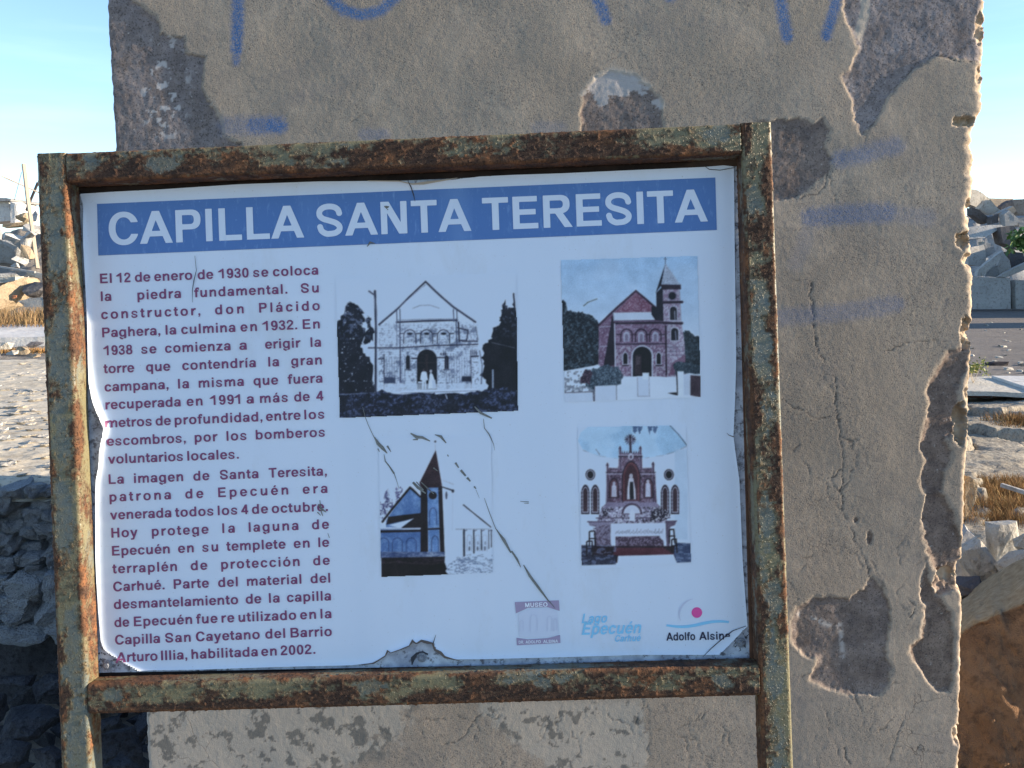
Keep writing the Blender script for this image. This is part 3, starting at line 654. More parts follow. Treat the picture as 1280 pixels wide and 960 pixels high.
    if c in 'aá':
        r = U(B(.372, .0, .505, .345), np.maximum(R(.282, .35, .222, .182, .135, .108), np.maximum(.35 - y, -(x - .04))), np.maximum(R(.235, .152, .203, .164, .137, .097), x - .43), B(.22, .222, .40, .312))
        r = U(r, B(.063, .348, .19, .375)) if False else r
        if c == 'á': r = U(r, g_bar(x, y, .25, .575, .34, .716, .125))
        return .556, r
    if c in 'eé':
        r = U(cut(R(.285, .26, .25, .272, .14, .112), np.maximum(.30 - x, np.maximum(.155 + (x - .4) * -.12 - y, y - .23))), B(.10, .215, .53, .302))
        if c == 'é': r = U(r, g_bar(x, y, .26, .575, .35, .716, .125))
        return .556, r
    if c == 'c': return .556, cut(R(.293, .26, .25, .272, .142, .112), np.maximum(.32 - x, np.abs(y - .26) - .082 - (x - .32) * .05))
    if c == 's': return .556, g_path(x, y, [(.095, .148), (.135, .075), (.265, .043), (.39, .072), (.435, .148), (.36, .215), (.19, .275), (.115, .345), (.15, .44), (.27, .474), (.38, .45), (.435, .378)], .104)
    if c == 't': return .333, U(B(.078, .12, .215, .66), B(.012, .408, .31, XH), np.maximum(R(.235, .15, .157, .158, .137, .108), np.maximum(y - .15, x - .312)))
    if c == 'f': return .333, U(B(.085, 0, .222, .55), B(.012, .408, .32, XH), np.maximum(R(.255, .56, .17, .166, .137, .108), np.maximum(.555 - y, x - .35)))
    if c == 'i': return .278, U(B(.071, 0, .208, XH), B(.071, .592, .208, CH))
    if c == 'í': return .278, U(B(.071, 0, .208, XH), g_bar(x, y, .125, .575, .215, .716, .125))
    if c == 'l': return .278, B(.071, 0, .208, CH)
    if c == 'v': return .556, U(g_bar(x, y, .278, 0, .085, XH, .150), g_bar(x, y, .278, 0, .471, XH, .150))
    if c == 'y': return .556, U(g_bar(x, y, .278, 0, .085, XH, .150), g_bar(x, y, .205, -.197, .471, XH, .145), B(.045, -.205, .20, -.10))
    if c == 'z': return .5, U(B(.03, .408, .465, XH), B(.02, 0, .475, .112), g_bar(x, y, .11, .05, .37, .47, .185))
    if c == '.': return .278, B(.071, 0, .213, .137)
    if c == ',': return .278, U(B(.068, 0, .205, .137), g_bar(x, y, .095, -.13, .165, .01, .075))
    # figures
    if c == '0': return .556, R(.277, .353, .236, .366, .142, .115, 2.3)
    if c == '1': return .556, U(B(.238, 0, .375, CH), np.maximum(g_bar(x, y, .02, .46, .30, .66, .24), x - .30))
    if c == '2': return .556, U(B(.035, 0, .51, .122), g_path(x, y, [(.105, .52), (.13, .60), (.20, .652), (.30, .655), (.41, .60), (.435, .51), (.39, .41), (.28, .30), (.16, .19), (.105, .07)], .128), B(.035, 0, .2, .09))
    if c == '3': return .556, U(g_path(x, y, [(.098, .185), (.14, .09), (.26, .053), (.39, .09), (.437, .20), (.38, .31), (.25, .352)], .122), g_path(x, y, [(.112, .555), (.16, .63), (.26, .658), (.38, .62), (.41, .52), (.36, .42), (.25, .375)], .118))
    if c == '4': return .556, U(B(.31, 0, .445, CH), B(.02, .145, .52, .262), np.maximum(g_bar(x, y, .08, .20, .375, CH, .155), -9 + 0 * x))
    if c == '8': return .556, U(R(.277, .53, .212, .19, .132, .108), R(.277, .2, .242, .212, .14, .115))
    if c == '9': return .556, U(cut(R(.277, .353, .236, .366, .14, .11, 2.3), np.maximum(np.maximum(.18 - y, y - .36), x - .28)), R(.265, .475, .23, .244, .142, .115))
    return .278, None
_gc = {}
def glyph_mesh(c, res):
    """vertices (em units) and faces of a glyph: marching squares with full-cell runs merged"""
    if (c, res) in _gc: return _gc[(c, res)]
    h = 1.0 / res
    x = np.arange(-.04, 1.0, h); y = np.arange(-.24, .78, h)
    X, Y = np.meshgrid(x, y); w, f = glyph(c, X, Y)
    vs, fs = [], []
    if f is not None:
        f = np.where(np.abs(f) < 1e-6, 1e-6, f); neg = f < 0; idx = {}
        def vert(k, p):
            if k not in idx: idx[k] = len(vs); vs.append(p)
            return idx[k]
        for j in range(len(y) - 1):
            if not (neg[j].any() or neg[j + 1].any()): continue
            run = None
            for i in range(len(x) - 1):
                q = (neg[j, i], neg[j, i + 1], neg[j + 1, i + 1], neg[j + 1, i])
                if all(q):
                    if run is None: run = i
                else:
                    if run is not None:
                        fs.append([vert((a, b), (x[a], y[b])) for a, b in ((run, j), (i, j), (i, j + 1), (run, j + 1))]); run = None
                    if any(q):
                        cs = [(i, j), (i + 1, j), (i + 1, j + 1), (i, j + 1)]; poly = []
                        for k in range(4):
                            a, b = cs[k], cs[(k + 1) % 4]
                            fa, fb = f[a[1], a[0]], f[b[1], b[0]]
                            if fa < 0: poly.append(vert(a, (x[a[0]], y[a[1]])))
                            if (fa < 0) != (fb < 0):
                                t_ = fa / (fa - fb); key = ('e',) + tuple(sorted((a, b)))
                                poly.append(vert(key, (x[a[0]] + (x[b[0]] - x[a[0]]) * t_, y[a[1]] + (y[b[1]] - y[a[1]]) * t_)))
                        if len(poly) >= 3: fs.append(poly)
            if run is not None: fs.append([vert((a, b), (x[a], y[b])) for a, b in ((run, j), (len(x) - 1, j), (len(x) - 1, j + 1), (run, j + 1))])
    _gc[(c, res)] = (w, np.array(vs), fs); return _gc[(c, res)]
def ink(c):
    w, v, f = glyph_mesh(c, 44); return (v[:, 0].min(), v[:, 0].max()) if len(v) else (0, w)

class TextMesh:
    def __init__(s): s.v = []; s.f = []; s.n = 0
    def word(s, txt, x0, x1, base, em, slope=-.0413, down=.036, res=44, stretch=None, shear=0.0):
        """x0,x1: ink start/end in the picture; base(x) -> baseline y"""
        ws = [glyph_mesh(c, res)[0] for c in txt]
        l0 = ink(txt[0])[0]; l1 = ink(txt[-1])[1]
        nat = (sum(ws[:-1]) + l1 - l0) * em
        sx = 1.0; tr = 0.0
        if stretch is not None or len(txt) == 1: sx = (x1 - x0) / nat
        else:
            ratio = (x1 - x0) / nat
            sx = min(max(ratio, .93), 1.03); tr = ((x1 - x0) - nat * sx) / (len(txt) - 1)
        pen = x0 - l0 * em * sx
        for c, w in zip(txt, ws):
            _, v, fs = glyph_mesh(c, res)
            if len(v):
                gx, gy = v[:, 0] * em * sx + shear * v[:, 1] * em, v[:, 1] * em
                X = pen + gx - gy * down; Y = base(pen + gx) - gy
                s.v.append(np.stack([X, Y], -1)); s.f += [[k + s.n for k in f] for f in fs]; s.n += len(v)
            pen += w * em * sx + tr
    def build(s, name, m, parent, z=.0009, clip=None):
        P = np.concatenate(s.v); L3 = locs(P[:, 0], P[:, 1], z)
        by = {}
        for f in s.f:
            if clip is not None and clip(P[f].mean(0)): continue
            by.setdefault(len(f), []).append(f)
        return mesh_np(name, L3, [np.array(k) for k in by.values()], m, parent)
def zl(ox, oy, y0, xa, y1, xb):        # baseline through (xa,y0)-(xb,y1) given in 4x zoom units with origin ox,oy
    a, b, c, d = ox + xa / 4, oy + y0 / 4, ox + xb / 4, oy + y1 / 4
    return lambda x: b + (x - a) * (d - b) / (c - a)
LINES = [
 (320, 62, 137, 1152, 93, 'El 62 120|12 142 214|de 236 313|enero 333 523|de 550 628|1930 652 805|se 827 903|coloca 926 1152'),
 (320, 66, 226, 1155, 182, 'la 66 118|piedra 249 466|fundamental. 533 998|Su 1066 1155'),
 (320, 68, 316, 1160, 271, 'constructor, 68 563|don 637 780|Plácido 857 1160'),
 (320, 73, 407, 1160, 362, 'Paghera, 73 363|la 390 442|culmina 468 738|en 764 846|1932. 872 1047|En 1075 1160'),
 (320, 78, 497, 1166, 453, '1938 78 224|se 268 344|comienza 387 714|a 758 795|erigir 887 1065|la 1114 1166'),
 (320, 80, 587, 1170, 542, 'torre 80 233|que 292 413|contendría 473 840|la 903 956|gran 1017 1170'),
 (320, 85, 678, 1173, 633, 'campana, 85 404|la 452 506|misma 555 780|que 829 952|fuera 1000 1173'),
 (320, 90, 767, 1178, 722, 'recuperada 90 465|en 495 574|1991 610 762|a 794 830|más 861 1000|de 1032 1110|4 1142 1178'),
 (320, 95, 858, 1182, 813, 'metros 95 320|de 340 416|profundidad, 435 873|entre 891 1064|los 1083 1182'),
 (320, 98, 949, 1185, 903, 'escombros, 98 490|por 535 650|los 694 793|bomberos 840 1185'),
 (550, 103, 119, 755, 93, 'voluntarios 103 476|locales. 498 755'),
 (550, 106, 220, 1195, 177, 'La 106 181|imagen 232 477|de 528 608|Santa 661 853|Teresita, 905 1195'),
 (550, 110, 308, 1198, 264, 'patrona 110 416|de 488 578|Epecuén 652 1002|era 1075 1198'),
 (550, 113, 398, 1200, 354, 'venerada 113 418|todos 437 628|los 650 747|4 767 802|de 821 901|octubre. 920 1200'),
 (550, 119, 488, 1206, 443, 'Hoy 119 250|protege 321 604|la 673 735|laguna 805 1053|de 1121 1206'),
 (550, 122, 578, 1207, 533, 'Epecuén 122 410|en 452 530|su 573 652|templete 693 989|en 1030 1109|le 1153 1207'),
 (550, 124, 667, 1210, 623, 'terraplén 124 446|de 515 598|protección 667 1059|de 1127 1210'),
 (550, 128, 757, 1212, 712, 'Carhué. 128 384|Parte 430 606|del 652 750|material 796 1068|del 1114 1212'),
 (550, 131, 845, 1216, 801, 'desmantelamiento 131 752|de 790 868|la 906 959|capilla 996 1216'),
 (550, 134, 935, 1218, 890, 'de 134 208|Epecuén 231 522|fue 542 649|re 669 733|utilizado 754 1042|en 1062 1141|la 1164 1218'),
 (700, 137, 423, 1220, 379, 'Capilla 137 361|San 388 515|Cayetano 541 860|del 888 987|Barrio 1014 1220'),
 (700, 145, 510, 1138, 468, 'Arturo 145 349|Illia, 367 498|habilitada 519 850|en 868 945|2002. 965 1138')]
for oy, xa, ya, xb, yb, words in LINES:
    tm = TextMesh(); bs = zl(110, oy, ya, xa, yb, xb)
    for wd in words.split('|'):
        a, b, c = wd.rsplit(' ', 2); tm.word(a, 110 + float(b) / 4, 110 + float(c) / 4, bs, 16.9)
    tm.build('text_line', M_INK, sheet)
tm = TextMesh()
hb = lambda x: np.interp(x, [137, 380, 396, 589, 604, 885], [306.6, 297.0, 296.2, 288.7, 288.2, 276.8])
tm.word('CAPILLA', 137, 380.5, hb, 56.5, res=90, stretch=1); tm.word('SANTA', 396.7, 589.2, hb, 56.5, res=90, stretch=1); tm.word('TERESITA', 603.8, 884.6, hb, 56.5, res=90, stretch=1)
tm.build('headline', M_HEAD, sheet, .0011)

# logos
M_LB = flat_mat('light_blue_print', tuple(alb((104, 168, 214)))); M_NAVY = flat_mat('navy_print', tuple(alb((28, 34, 62)))); M_PINK = flat_mat('magenta_print', tuple(alb((172, 66, 140))))
M_FADE = flat_mat('faded_mauve_print', tuple(alb((124, 122, 158)))); M_FADEL = flat_mat('very_faded_print', tuple(alb((153, 170, 202)))); M_LGT = flat_mat('pale_print_lettering', tuple(alb((180, 196, 222))))
def flat_poly(name, pts, m, z=.0007, parent=None):
    P = locs([p[0] for p in pts], [p[1] for p in pts], z)
    bm = bmesh.new(); f = bm.faces.new([bm.verts.new(p) for p in P]); f.normal_update()
    if f.normal.z < 0: f.normal_flip()
    bmesh.ops.triangulate(bm, faces=bm.faces)
    return bm_obj(name, bm, m, parent or sheet)
def stroke(name, pts, ws, m, z=.0008, parent=None):
    n = len(pts); L_, R_ = [], []
    for i in range(n):
        a = pts[max(0, i - 1)]; b = pts[min(n - 1, i + 1)]; dx, dy = b[0] - a[0], b[1] - a[1]; l = math.hypot(dx, dy) + 1e-9
        w = ws[i] if hasattr(ws, '__len__') else ws
        L_.append((pts[i][0] - dy / l * w / 2, pts[i][1] + dx / l * w / 2)); R_.append((pts[i][0] + dy / l * w / 2, pts[i][1] - dx / l * w / 2))
    P = np.array(L_ + R_); q = np.array([[i, i + 1, n + i + 1, n + i] for i in range(n - 1)])
    return mesh_np(name, locs(P[:, 0], P[:, 1], z) if z >= 0 else loc(P[:, 0], P[:, 1], z), q, m, parent or sheet)
circ = [(871 + 6.6 * math.cos(a), 765.6 + 6.6 * math.sin(a)) for a in np.linspace(0, 2 * math.pi, 28, endpoint=False)]
flat_poly('logo_dot', circ, M_PINK)
xs = np.linspace(833, 911, 26)
stroke('logo_wave', [(x, 781.5 - (x - 833) * .035 + 2.6 * math.sin((x - 833) / 78 * 2 * math.pi * .92)) for x in xs], [2.5 + 1.2 * math.sin(k / 25 * math.pi) for k in range(26)], M_LB)
stroke('logo_arc', [(871 - 22 * math.cos(a), 768 - 20 * math.sin(a)) for a in np.linspace(-.4, 1.35, 16)], [2.2 * math.sin((k + .5) / 16 * math.pi) + .3 for k in range(16)], M_FADEL)
tm = TextMesh(); ab = lambda x: 800.6 - (x - 833) * .020
tm.word('Adolfo', 833, 869, ab, 14.0, stretch=1); tm.word('Alsina', 874, 912.5, ab, 14.0, stretch=1)
tm.build('logo_lettering', M_NAVY, sheet, clip=lambda p: p[0] > 903 and p[1] > 797 - (p[0] - 903) * .2 and p[0] + p[1] > 1703)
tm = TextMesh()
tm.word('Lago', 727, 758, lambda x: 779.0 - (x - 727) * .03, 16.5, stretch=1, shear=.25)
tm.word('Epecuén', 727, 800, lambda x: 793.5 - (x - 727) * .03, 21.0, stretch=1, shear=.25)
tm.word('Carhué', 768, 800, lambda x: 802.0 - (x - 768) * .03, 11.5, stretch=1, shear=.25)
tm.build('logo_lettering', M_LB, sheet)
flat_poly('logo_band', [(643.5, 752.5), (698.5, 750.2), (699.5, 763.5), (684, 758.8), (660, 759.6), (645, 766.5)], M_FADE)
flat_poly('logo_band', [(645.5, 797), (660, 799), (685, 797.5), (700, 793.5), (700.5, 803.5), (646, 806.5)], M_FADE)
flat_poly('logo_panel', [(648, 767), (662, 761), (686, 760), (697, 765), (698, 793), (686, 796), (662, 797), (649, 796)], flat_mat('ghost_print', tuple(alb((158, 176, 207)))), .0006)
for (x, w, t0) in ((652, 4, 775), (667, 9, 768), (687, 6, 770), (694, 3.5, 773)):
    stroke('logo_arch', [(x - w / 2, 789), (x - w / 2, t0 + w * .5), (x - w * .3, t0 + 1), (x, t0), (x + w * .3, t0 + 1), (x + w / 2, t0 + w * .5), (x + w / 2, 788)], .9, M_FADEL, .0010)
tm = TextMesh()
tm.word('MUSEO', 656.5, 684.5, lambda x: 758.8 - (x - 656) * .03, 7.4, stretch=1)
tm.word('DR.', 648.5, 655, lambda x: 804.4 - (x - 648) * .03, 5.2, stretch=1); tm.word('ADOLFO', 657, 676, lambda x: 804.2 - (x - 656) * .03, 5.2, stretch=1); tm.word('ALSINA', 679, 697.5, lambda x: 803.5 - (x - 678) * .03, 5.2, stretch=1)
tm.build('logo_lettering', M_LGT, sheet, .0011)

# ------------------------------------------------------------------ the four printed photographs (flat print: colours per vertex on a fine flat grid)
t = NT('photo_print'); a = t.attr('ink'); M_PHOTO = t.done(a[0], .45, None, .4)
class Print:
    """canvas addressed in its own drawing units: picture px = o + unit / k"""
    def __init__(s, ox, oy, k, quad, step=.8):
        s.ox, s.oy, s.k = ox, oy, k
        xs = [p[0] for p in quad]; ys = [p[1] for p in quad]
        s.PX, s.PY = np.meshgrid(np.arange(min(xs) - .5, max(xs) + 1, step), np.arange(min(ys) - .5, max(ys) + 1, step))
        s.X = (s.PX - ox) * k; s.Y = (s.PY - oy) * k; s.quad = quad; s.aa = step * k * .55
        s.C = np.zeros(s.X.shape + (3,)); s.C[:] = (163, 184, 214)
    def put(s, cov, col, a=1.0):
        c = np.clip(cov, 0, 1)[..., None] * a; col = np.asarray(col, float); s.C = s.C * (1 - c) + col * c
    def poly(s, pts, col, a=1.0, tex=None):
        xs = [p[0] for p in pts]; ys = [p[1] for p in pts]; g = 3 * s.aa
        j0, j1 = np.searchsorted(s.Y[:, 0], [min(ys) - g, max(ys) + g]); i0, i1 = np.searchsorted(s.X[0], [min(xs) - g, max(xs) + g])
        if j1 <= j0 or i1 <= i0: return
        x, y = s.X[j0:j1, i0:i1], s.Y[j0:j1, i0:i1]
        cv = np.clip(.5 - poly_sdf(x, y, pts) / (2 * s.aa), 0, 1) * a
        if tex is not None: cv = cv * tex(x, y)
        c = cv[..., None]; s.C[j0:j1, i0:i1] = s.C[j0:j1, i0:i1] * (1 - c) + np.asarray(col, float) * c
    def line(s, pts, w, col, a=1.0, tex=None):
        xs = [p[0] for p in pts]; ys = [p[1] for p in pts]; g = 3 * s.aa + w
        j0, j1 = np.searchsorted(s.Y[:, 0], [min(ys) - g, max(ys) + g]); i0, i1 = np.searchsorted(s.X[0], [min(xs) - g, max(xs) + g])
        if j1 <= j0 or i1 <= i0: return
        x, y = s.X[j0:j1, i0:i1], s.Y[j0:j1, i0:i1]
        thin = min(1.0, w / (2 * s.aa)); we = max(w, 2 * s.aa)
        cv = np.clip(.5 - (seg_dist(x, y, pts) - we / 2) / (2 * s.aa), 0, 1) * a * thin
        if tex is not None: cv = cv * tex(x, y)
        c = cv[..., None]; s.C[j0:j1, i0:i1] = s.C[j0:j1, i0:i1] * (1 - c) + np.asarray(col, float) * c
    def rect(s, a, b, c, d, col, al=1.0, tex=None): s.poly([(a, b), (c, b), (c, d), (a, d)], col, al, tex)
    def ell(s, cx, cy, rx, ry, col, al=1.0, tex=None): s.poly([(cx + rx * math.cos(a), cy + ry * math.sin(a)) for a in np.linspace(0, 2 * math.pi, 30, endpoint=False)], col, al, tex)
    def arch(s, cx, top, hw, bot, col, al=1.0, w=None, pointed=0.0):
        r = hw * (1 + pointed)
        pts = [(cx - hw, bot), (cx - hw, top + r)] + [(cx - hw * math.cos(a), top + r - r * math.sin(a) ** (1 if not pointed else 1.4)) for a in np.linspace(.1, math.pi - .1, 13)] + [(cx + hw, top + r), (cx + hw, bot)]
        if w: s.line(pts, w, col, al)
        else: s.poly(pts, col, al)
    def nz(s, sc, seed, lo_, hi, asp=1.0, o=4): return lambda x, y: sstep(lo_, hi, fbm(x / sc, y / (sc * asp), o, seed, .6))
    def bush(s, pts, dark, light, sc, seed):
        s.poly(pts, dark); s.poly(pts, light, .75, s.nz(sc, seed, .50, .62)); s.poly(pts, tuple(min(255, c * 1.5 + 15) for c in light), .5, s.nz(sc * .45, seed + 5, .60, .70))
    def blob(s, pts, col, jit, seed, al=1.0):
        p = []; r = random.Random(seed)
        for (a, b), (c, d) in zip(pts, pts[1:] + pts[:1]):
            for k in range(4): p.append((a + (c - a) * k / 4 + r.uniform(-jit, jit), b + (d - b) * k / 4 + r.uniform(-jit, jit)))
        return p
    def build(s, ):
        W0 = np.array((163., 184., 214.)); C = s.C
        for ax in (0, 1): C = (np.roll(C, 1, ax) + 2.2 * C + np.roll(C, -1, ax)) / 4.2
        dk_ = np.clip(np.abs(C - W0).sum(-1) / 60, 0, 1)[..., None]
        g = (fbm(s.X / 4, s.Y / 4, 3, 99, .7) - .5) * 34 + (fbm(s.X / 60, s.Y / 60, 3, 98) - .5) * 34
        C = C + g[..., None] * dk_ * np.array((.9, .95, 1.05)); gm = C.mean(-1, keepdims=True); C = gm + (C - gm) * (1 - .16 * dk_)
        C = np.clip(W0 + (C - W0) * 1.07, 3, 255); c = alb(C).reshape(-1, 3); m = poly_sdf(s.PX, s.PY, s.quad) < .4
        return px_grid_mesh('photograph', s.PX, s.PY, .0007, M_PHOTO, sheet, {'ink': np.clip(c, 0, 1)}, m)
WHT, BLK = (163, 184, 214), (17, 18, 26)
# 1: the first chapel front, black and white
p = Print(400, 310, 4.364, [(419.5, 349), (645, 341), (647.5, 513.5), (425, 522.5)])
ln = (38, 42, 66)
p.blobs = None
for pts, sd in (([(85, 410), (120, 380), (145, 310), (165, 295), (200, 310), (232, 350), (240, 400), (215, 420), (250, 440), (235, 520), (215, 540), (255, 590), (285, 640), (300, 790), (100, 800)], 1), ([(262, 372), (280, 390), (270, 420), (300, 450), (290, 500), (240, 520), (235, 470), (262, 440), (250, 390)], 2)):
    q = p.blob(pts, None, 9, sd); p.poly(q, (19, 24, 42)); p.poly(q, (78, 94, 128), .85, lambda x, y: p.nz(15, 3, .52, .62)(x, y) * sstep(560, 420, y))
    p.poly(q, WHT, .8, p.nz(11, 6, .70, .74))
q = p.blob([(1062, 290), (1050, 330), (1020, 330), (1005, 290), (990, 330), (980, 380), (985, 420), (945, 440), (935, 500), (895, 530), (885, 600), (900, 650), (880, 700), (910, 730), (925, 780), (1090, 780), (1090, 400)], None, 8, 4)
p.poly(q, (17, 20, 34)); p.poly(q, (60, 74, 104), .7, lambda x, y: p.nz(13, 8, .54, .62)(x, y) * sstep(560, 400, y)); p.line([(1056, 250), (1062, 320)], 8, (30, 34, 55))
wallp = [(322, 420), (440, 330), (576, 185), (725, 325), (850, 405), (862, 520), (868, 775), (320, 780)]
p.poly(wallp, (168, 188, 216)); p.poly(wallp, (88, 106, 146), .55, lambda x, y: p.nz(8, 11, .55, .66)(x, y) * sstep(390, 430, y)); p.poly(wallp, (60, 74, 110), .6, lambda x, y: p.nz(24, 12, .56, .66)(x, y) * sstep(400, 450, y))
for y in range(425, 770, 13): p.line([(325, y), (860, y - 4)], 2.5, (110, 130, 168), .45)
p.poly([(440, 330), (576, 190), (725, 325), (740, 390), (440, 395)], (164, 185, 215))
p.line([(322, 418), (420, 335), (500, 255), (576, 184), (650, 255), (725, 320), (848, 404)], 9, ln); p.line([(330, 408), (430, 322), (576, 200)], 3, (90, 105, 140)); p.line([(600, 205), (720, 312), (838, 395)], 3, (90, 105, 140))
p.line([(505, 330), (545, 314), (600, 312), (650, 328)], 3, (90, 105, 140), .8)
p.line([(418, 405), (580, 398), (748, 394)], 9, ln); p.line([(418, 393), (748, 386)], 3, (80, 95, 130))
for x in (418, 436, 728, 746): p.line([(x, 335), (x + 2, 402)], 5, (60, 72, 105))
p.line([(436, 405), (440, 730)], 6, (52, 62, 95)); p.line([(418, 405), (420, 540)], 4, (80, 95, 130)); p.line([(742, 400), (748, 540)], 5, (52, 62, 95)); p.line([(755, 405), (760, 510)], 8, ln)
p.line([(752, 435), (808, 450), (800, 505), (765, 505)], 7, ln, .9); p.line([(780, 510), (858, 508)], 8, ln, .8); p.line([(850, 430), (862, 500)], 5, ln, .6)
for cx in (490, 582, 674):
    p.arch(cx, 446, 33, 520, ln, .9, 5); p.arch(cx, 458, 22, 520, (90, 108, 145), .8, 3); p.ell(cx, 468, 15, 6, (25, 28, 45)); p.rect(cx - 22, 495, cx + 22, 525, (80, 95, 130), .4, p.nz(6, 13, .5, .6))
for x in (446, 536, 628, 718): p.line([(x - 12, 468), (x + 12, 466)], 5, ln)
p.line([(265, 545), (420, 545), (640, 532), (860, 526)], 6, ln); p.line([(325, 555), (858, 537)], 2.5, (90, 105, 140))
p.arch(584, 553, 54, 772, (20, 22, 36)); p.arch(584, 551, 58, 772, (150, 170, 205), .7, 3); p.rect(575, 580, 590, 700, (60, 50, 60), .5)
p.line([(530, 625), (580, 628), (638, 622)], 2, (90, 80, 90), .8)
for x in (480, 691): p.arch(x, 586, 11, 660, (26, 28, 46), 1, None, .3); p.line([(x - 16, 664), (x + 16, 664)], 4, ln)
for x0, x1 in ((350, 470), (690, 830)):
    for x in range(x0, x1, 14): p.line([(x, 595), (x + 1, 735)], 2.5, (80, 96, 136), .8)
p.rect(320, 590, 350, 775, (165, 186, 216)); p.rect(322, 592, 350, 772, (70, 85, 120), .7, p.nz(7, 14, .52, .6)); p.line([(320, 605), (350, 605)], 6, ln); p.line([(350, 580), (350, 770)], 4, ln)
p.rect(826, 560, 862, 775, (168, 188, 218)); p.rect(826, 560, 862, 775, (70, 85, 120), .6, p.nz(7, 15, .52, .6)); p.line([(824, 592), (862, 590)], 8, ln); p.line([(822, 560), (826, 770)], 4, ln)
for x in (832, 842, 852): p.line([(x, 560), (x, 582)], 4, ln)
for x in (660, 673, 686): p.ell(x, 578, 4, 6, ln)
p.line([(500, 602), (528, 602)], 6, ln); p.line([(640, 598), (680, 598)], 6, ln)
p.rect(350, 706, 412, 738, (45, 58, 90)); p.rect(774, 700, 826, 728, (30, 38, 62)); p.rect(320, 740, 868, 778, (165, 186, 216), .7)
# steps and two people in pale clothes in the doorway
p.poly([(440, 780), (860, 765), (880, 795), (430, 810)], (170, 190, 220)); p.line([(440, 792), (870, 778)], 3, (90, 105, 140))
p.poly([(552, 680), (566, 668), (582, 678), (590, 720), (580, 724), (580, 770), (572, 770), (570, 728), (565, 770), (557, 770), (556, 724), (545, 718)], (172, 192, 220)); p.ell(566, 666, 6, 8, (60, 55, 65))
p.poly([(598, 690), (604, 678), (616, 690), (626, 720), (634, 765), (590, 768), (592, 730)], (175, 195, 222)); p.ell(605, 672, 8, 9, (140, 150, 175)); p.poly([(612, 720), (630, 718), (636, 766), (614, 768)], (160, 180, 210)); p.rect(534, 728, 556, 738, (170, 190, 220))
p.line([(300, 236), (306, 420), (304, 780)], 12, (36, 42, 66)); p.line([(268, 236), (296, 256)], 9, (60, 70, 98)); p.line([(299, 268), (300, 310), (310, 400), (310, 780)], 3, (105, 122, 158)); p.line([(290, 560), (260, 590)], 3, (150, 170, 205))
p.line([(936, 515), (1062, 545)], 2.5, (120, 132, 160)); p.rect(938, 662, 948, 795, (120, 140, 172)); p.line([(870, 560), (885, 640), (880, 740)], 6, (70, 84, 118), .8)
veg = [(60, 790), (300, 790), (340, 775), (430, 800), (600, 790), (640, 800), (830, 790), (900, 775), (1000, 760), (1020, 765), (1060, 780), (1120, 775), (1120, 960), (60, 960)]
p.bush(p.blob(veg, None, 6, 9), (20, 26, 48), (66, 84, 128), 11, 21); p.poly(veg, (12, 16, 32), .7, p.nz(60, 22, .52, .66, .5)); p.line([(250, 792), (105, 800)], 4, (110, 128, 165)); p.line([(686, 800), (694, 822)], 6, (150, 168, 200))
p.build()

# 2: the finished brick chapel with its tower, faded colour
p = Print(690, 310, 4.8, [(701, 325.5), (871.5, 320), (876, 496.5), (706, 503)])
g = np.clip((p.Y - 60) / 500, 0, 1)[..., None]; p.C = (np.array((126, 166, 212)) * (1 - g) + np.array((158, 180, 210)) * g)
p.put(sstep(.5, .7, fbm(p.X / 260, p.Y / 160, 3, 31)), (150, 178, 214), .5)
q = p.blob([(40, 330), (70, 315), (90, 370), (130, 390), (160, 375), (200, 400), (240, 400), (275, 450), (285, 520), (280, 700), (235, 720), (190, 730), (60, 760)], None, 8, 3)
p.bush(q, (18, 26, 38), (52, 72, 92), 14, 32); p.poly(q, (110, 130, 150), .6, p.nz(9, 34, .66, .72))
q = p.blob([(785, 500), (805, 495), (850, 520), (890, 545), (900, 720), (790, 700)], None, 7, 5); p.bush(q, (22, 32, 44), (48, 66, 84), 12, 35)
br = (82, 58, 88); mort = (140, 150, 182)
p.poly([(280, 470), (505, 262), (520, 300), (640, 360), (690, 440), (690, 775), (280, 720)], br)
p.poly([(384, 385), (505, 265), (620, 360), (620, 385)], (98, 64, 92)); p.poly([(384, 385), (505, 265), (620, 360), (620, 385)], (130, 120, 150), .7, p.nz(6, 36, .52, .6))
p.line([(275, 468), (390, 358), (503, 258), (560, 305), (625, 362)], 12, (50, 36, 58)); p.line([(285, 474), (400, 366), (505, 272)], 3, (120, 100, 130))
p.poly([(280, 475), (350, 420), (365, 450), (320, 700), (285, 730)], (92, 72, 104)); p.poly([(280, 475), (350, 420), (365, 450), (320, 700), (285, 730)], mort, .5, p.nz(7, 37, .5, .6)); p.poly([(362, 400), (372, 450), (385, 700), (308, 715), (345, 500)], (30, 26, 44)); p.line([(283, 475), (350, 470)], 5, (130, 140, 170)); p.line([(285, 592), (330, 590)], 5, (130, 140, 170))
p.poly([(366, 388), (600, 384), (618, 432), (368, 436)], (156, 176, 206)); p.line([(366, 390), (370, 440)], 4, (90, 100, 130)); p.poly([(597, 350), (640, 360), (670, 350), (668, 430), (620, 432), (597, 400)], (24, 24, 40))
p.rect(375, 440, 690, 770, (96, 76, 108)); p.rect(375, 440, 690, 770, mort, .5, p.nz(7, 38, .44, .62)); p.rect(375, 590, 690, 770, (160, 175, 200), .55, p.nz(11, 39, .48, .58))
for y in range(470, 770, 10): p.line([(378, y), (690, y)], 1.6, (70, 60, 92), .35)
p.line([(368, 452), (700, 448), (778, 450)], 13, (38, 30, 50)); p.line([(378, 437), (690, 436)], 4, (60, 58, 84))
for cx in (447, 535, 620): p.arch(cx, 487, 34, 560, (44, 34, 56), 1, 8); p.arch(cx, 502, 18, 562, (140, 155, 188), .9); p.arch(cx, 515, 10, 560, (90, 84, 115), .8)
